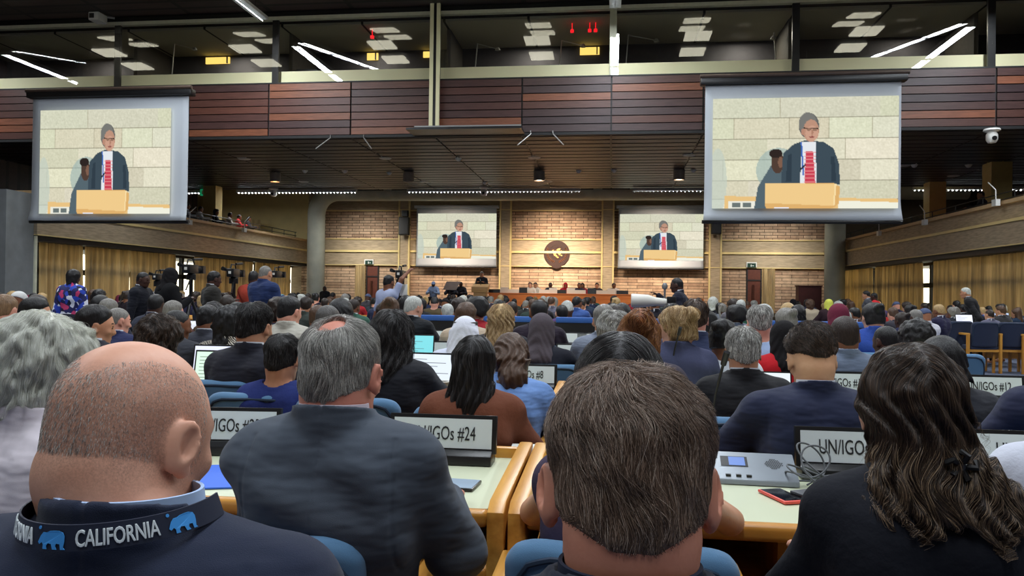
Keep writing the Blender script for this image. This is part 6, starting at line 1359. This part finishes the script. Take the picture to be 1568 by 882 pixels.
videocam(293, 412, 11.3, .1, 'tall camera before the first curtain gap', .85); videocam(243, 424, 11.4, .1, 'camera left of the hooded cameraman', .6); videocam(358, 418, 11.4, .15, 'camera of the olive-coated cameraman', .8)
videocam(424, 420, 10.6, .1, 'camera held by the navy-jacketed man', .6, False); videocam(613, 420, 12.6, .1, 'camera left of the small wall screen', .8)
P = atY(1004, 463, 10.5); e = empty('telephoto_lens', 'big white telephoto lens on a camera held above the crowd', 'camera', None, tuple(P), 0)
MB().tube([(-.32, 0, .02), (-.30, 0, .02), (-.1, 0, .02), (.0, 0, .01), (.15, 0, 0)], [.085, .09, .08, .055, .05], 20).build('lens_barrel', m_plate, e, smooth=True); MB().box(.14, .26, -.07, .07, -.07, .08).build('camera_body', m_black, e, bevel=.015)
MB().tube([(.2, 0, -.07), (.22, 0, -P[2])], .02, 8).build('monopod', m_black, e)
P = atY(1018, 441, 12); e = empty('microphone', 'grey handheld microphone held by the man facing left', 'microphone', None, tuple(P)); MB().lathe([(0, .08), (.03, .07), (.045, .03), (.035, -.01), (.018, -.02), (.015, -.16), (0, -.16)], n=16).build('foam_head', m_greym, e, smooth=True)
P = atY(618, 444, 12.0); o = MB().box(-.06, .06, -.01, .01, -.09, .09).build('paper_notice', m_plate, None, bevel=.003); o.location = tuple(P); tag(o, 'small white notice clipped to the tripod by the pale blue shirt', 'notice')
P = atY(30, 440, 8.6); sp = M_(30, 446, 8.6, 'cap', (216, 216, 214), 'suit', (60, 64, 74), 'brown', 'person with a white peaked cap at far left', 97)
# ================================================================ THE CROWD
protos = []
PS = [('short', 'suit', .15, 0), ('short', 'suit', .1, .5), ('thin', 'suit', .2, -.4), ('buzz', 'suit', .1, .2), ('neat', 'tee', .1, -.3), ('long', 'blouse', .15, .1), ('wavy', 'suit', .1, -.5), ('bun', 'blouse', .2, .3), ('bob', 'suit', .1, 0), ('curly', 'sweater', .1, -.2), ('afro', 'suit', .1, .4), ('hijab', 'robe', .15, 0), ('dreads', 'blouse', .1, 0), ('pony', 'tee', .15, -.3), ('short', 'sweater', .5, .1), ('cap', 'suit', .1, 0)]
HN = dict(short='short', thin='thinning', buzz='cropped', neat='neat', long='long', wavy='wavy', bun='pinned-up', bob='bobbed', curly='curly', afro='rounded', hijab='headscarf', dreads='braided', pony='ponytailed', cap='cap')
TN = dict(suit='suit', tee='shirt', blouse='blouse', sweater='jumper', robe='robe')
for i, (hr, tp, hp, hy) in enumerate(PS):
    sp = dict(hair=hr, top=tp, hp=hp, hy=hy, seed=100+i); protos.append((sp, build_person(sp, .016, .013)))
TOPC = [('navy', (34, 40, 64)), ('black', (24, 24, 28)), ('black', (30, 30, 34)), ('charcoal', (52, 54, 62)), ('grey', (98, 102, 112)), ('navy', (28, 32, 54)), ('dark', (40, 38, 44)), ('brown', (88, 66, 54)), ('white', (208, 208, 212)), ('blue', (52, 80, 150)), ('beige', (184, 170, 146)), ('red', (160, 36, 44)), ('green', (46, 92, 70)), ('purple', (84, 60, 110))]
HAIRC = [('black', (22, 20, 22))]*7+[('dark brown', (46, 34, 28))]*3+[('brown', (84, 60, 44))]*2+[('grey', (130, 126, 120)), ('blond', (190, 158, 108)), ('silver', (196, 198, 192))]
SCARFC = [('black', (24, 24, 28)), ('teal', (120, 170, 184)), ('yellow', (206, 208, 90)), ('slate', (80, 90, 120)), ('maroon', (110, 40, 60))]
SKC = [SK['dark'], SK['brown'], SK['brown'], SK['dark'], SK['tan'], SK['mid'], SK['pink'], SK['pale']]
rg = random.Random(42); ORD = lambda n: str(n)+{1: 'st', 2: 'nd', 3: 'rd'}.get(n if n < 20 else n % 10, 'th')
OCC = []
def generic(x, y, rz, where, zt, chair_=False, grp='seated audience'):
    sp, pr = rg.choice(protos[:4]+protos) if rg.random() < .5 else rg.choice(protos); hn, hc = rg.choice(HAIRC); tn, tc = rg.choice(TOPC) if rg.random() < .55 else rg.choice(TOPC[:7])
    if sp['hair'] in ('hijab', 'cap'): hn, hc = rg.choice(SCARFC)
    sc = zt/top_local(sp)[2]; tcv = tuple(min(255, max(0, c+rg.randint(-7, 7))) for c in tc)
    lab = ('person in %s %s and %s %s, %s' % (hn, HN[sp['hair']], tn, TN[sp['top']], where)) if sp['hair'] in ('hijab', 'cap') else ('person, %s %s hair, %s %s, %s' % (HN[sp['hair']], hn, tn, TN[sp['top']], where))
    e, _o = place_person(sp, pr, lab, (x, y, 0), rz, sc, dict(skin=rg.choice(SKC), hair=hc, top=tcv, collar=(226, 228, 234), bottom=(34, 34, 42)), grp)
    return e
def free(x, y, r=.5): return all((x-a)**2*(1.0)+((y-b)*.9)**2 > r*r for a, b in TAKEN)
def inview(x, y, m=60): d = np.array([x, y, 1.2])-CAM; c = d@_f; u = 784+FPX*(d@_r)/c; return -m < u < 1568+m
row = 0
for Yr, occ in ((6.72, .75), (7.5, .85), (9.1, .75), (9.85, .85)):
    row += 1; n = 0
    for i in range(-8, 4):
        x = seatx(i)+rg.uniform(-.05, .05); y = Yr+rg.uniform(-.06, .06)
        if not inview(x, y) or not free(x, y, .48) or rg.random() > occ: continue
        n += 1; generic(x, y, rg.uniform(-.25, .25), '%s from left, %s near row' % (ORD(n), ORD(row)), rg.uniform(1.16, 1.27)); TAKEN.append((x, y))
        if row % 2 == 1: chair(x, y+.12, 0, 'blue chair seen between the heads, %s from left in %s near row' % (ORD(n), ORD(row)), full=False)
row = 0
for kk in range(8):
    for dy, oc in ((.0, 1), (.78, 1)):
        Yr = 13.4+1.95*kk+dy; row += 1; n = 0; occ = (.62, .55, .5, .45, .42, .36, .32, .3)[kk]
        for i in range(-21, 15):
            x = seatx(i)+rg.uniform(-.06, .06); y = Yr+rg.uniform(-.08, .08)
            if 2.7 < x < 4.9-.05*kk*3 and kk < 5: continue
            if kk < 1 and x > 4.4: continue
            if 4.6 < x < 9.4 and y < 17.6: continue
            if x < -14.6 or x > 9.6 or not inview(x, y, 20) or not free(x, y, .5) or rg.random() > occ: continue
            n += 1; rz = rg.uniform(-.25, .25)+(.3 if x > 5 else (-.25 if x < -7 else 0)); generic(x, y, rz, '%s from left, %s row past aisle' % (ORD(n), ORD(row)), rg.uniform(1.14, 1.28)); TAKEN.append((x, y))
# right block by the aisle, larger heads
for i, (u, v, Y) in enumerate(((1312, 470, 12.0), (1345, 463, 13.2), (1372, 470, 12.4), (1398, 466, 13.3), (1420, 472, 12.2), (1442, 466, 14.2), (1462, 470, 16.6), (1507, 470, 17.0), (1535, 468, 16.8), (1560, 472, 17.2), (1385, 478, 10.2), (1408, 474, 10.9), (1300, 476, 10.0), (1330, 474, 10.6), (1518, 474, 18.0))):
    P = atY(u, v, Y)
    for _t in range(12):
        if free(P[0], P[1], .62): break
        Y += .22 if i % 2 else -.22; P = atY(u, v, Y)
    generic(P[0], P[1], rg.uniform(.1, .8), '%s of the group beside the right aisle' % ORD(i+1), P[2]); TAKEN.append((P[0], P[1]))
for kk in range(4):
    Y = 14.6+1.95*kk
    for j in (-4, -3, -2, -1, 0): desk(SEAM+DW*j, Y, 'cream-topped desk among the far crowd, %s row past the aisle, %s unit from left' % (ORD(kk+1), ORD(j+5)), detail=False)
for i, (x, y) in enumerate(((5.6, 15.95), (8.0, 18.9))): desk(x, y, 'wooden desk beside the right aisle, %s' % ('nearest the aisle' if i == 0 else 'by the curtains'), detail=True)
laptop((6.9, 16.2, .742), .3, 'bright open laptop on the desk beside the right aisle', (226, 230, 246), s=1.2); laptop((8.9, 19.1, .742), .2, 'open laptop by the curtains on the right', (190, 206, 240), s=1.2)
# people up on the left balcony
for i, (u, tc) in enumerate(((292, (180, 190, 210)), (312, (214, 214, 218)), (322, (60, 60, 66)), (336, (40, 40, 48)), (357, (196, 186, 180)), (371, (200, 50, 50)), (386, (60, 56, 60)))):
    P = atX(u, 322, -16.9); sp, pr = protos[(i*3) % 12]; place_person(sp, pr, 'person seated on the left balcony, %s from the big screen, in %s' % (names[i], ['pale blue', 'white', 'dark grey', 'black', 'cream', 'red', 'brown'][i]), (P[0]-.2-(.75 if i == 2 else 0), P[1], 3.5), -1.2, 1.0, dict(skin=SK['brown'], hair=(30, 24, 22), top=tc, collar=(225, 225, 230), bottom=(34, 34, 42)), 'people on the left balcony')
    c = chair(P[0]-.3-(.75 if i == 2 else 0), P[1], -1.2, 'dark chair on the left balcony, %s from the big screen' % names[i], full=False, color=(40, 42, 50), group='balcony chairs'); c.location.z = 3.5
P = atX(1505, 300, 12.2); sp, pr = protos[3]; place_person(sp, pr, 'photographer in dark top leaning over the right balcony between yellow pillars', (P[0], P[1], 3.5), 1.2, 1.1, dict(skin=SK['brown'], hair=(30, 24, 22), top=(30, 30, 36), collar=(60, 60, 66), bottom=(34, 34, 42)))
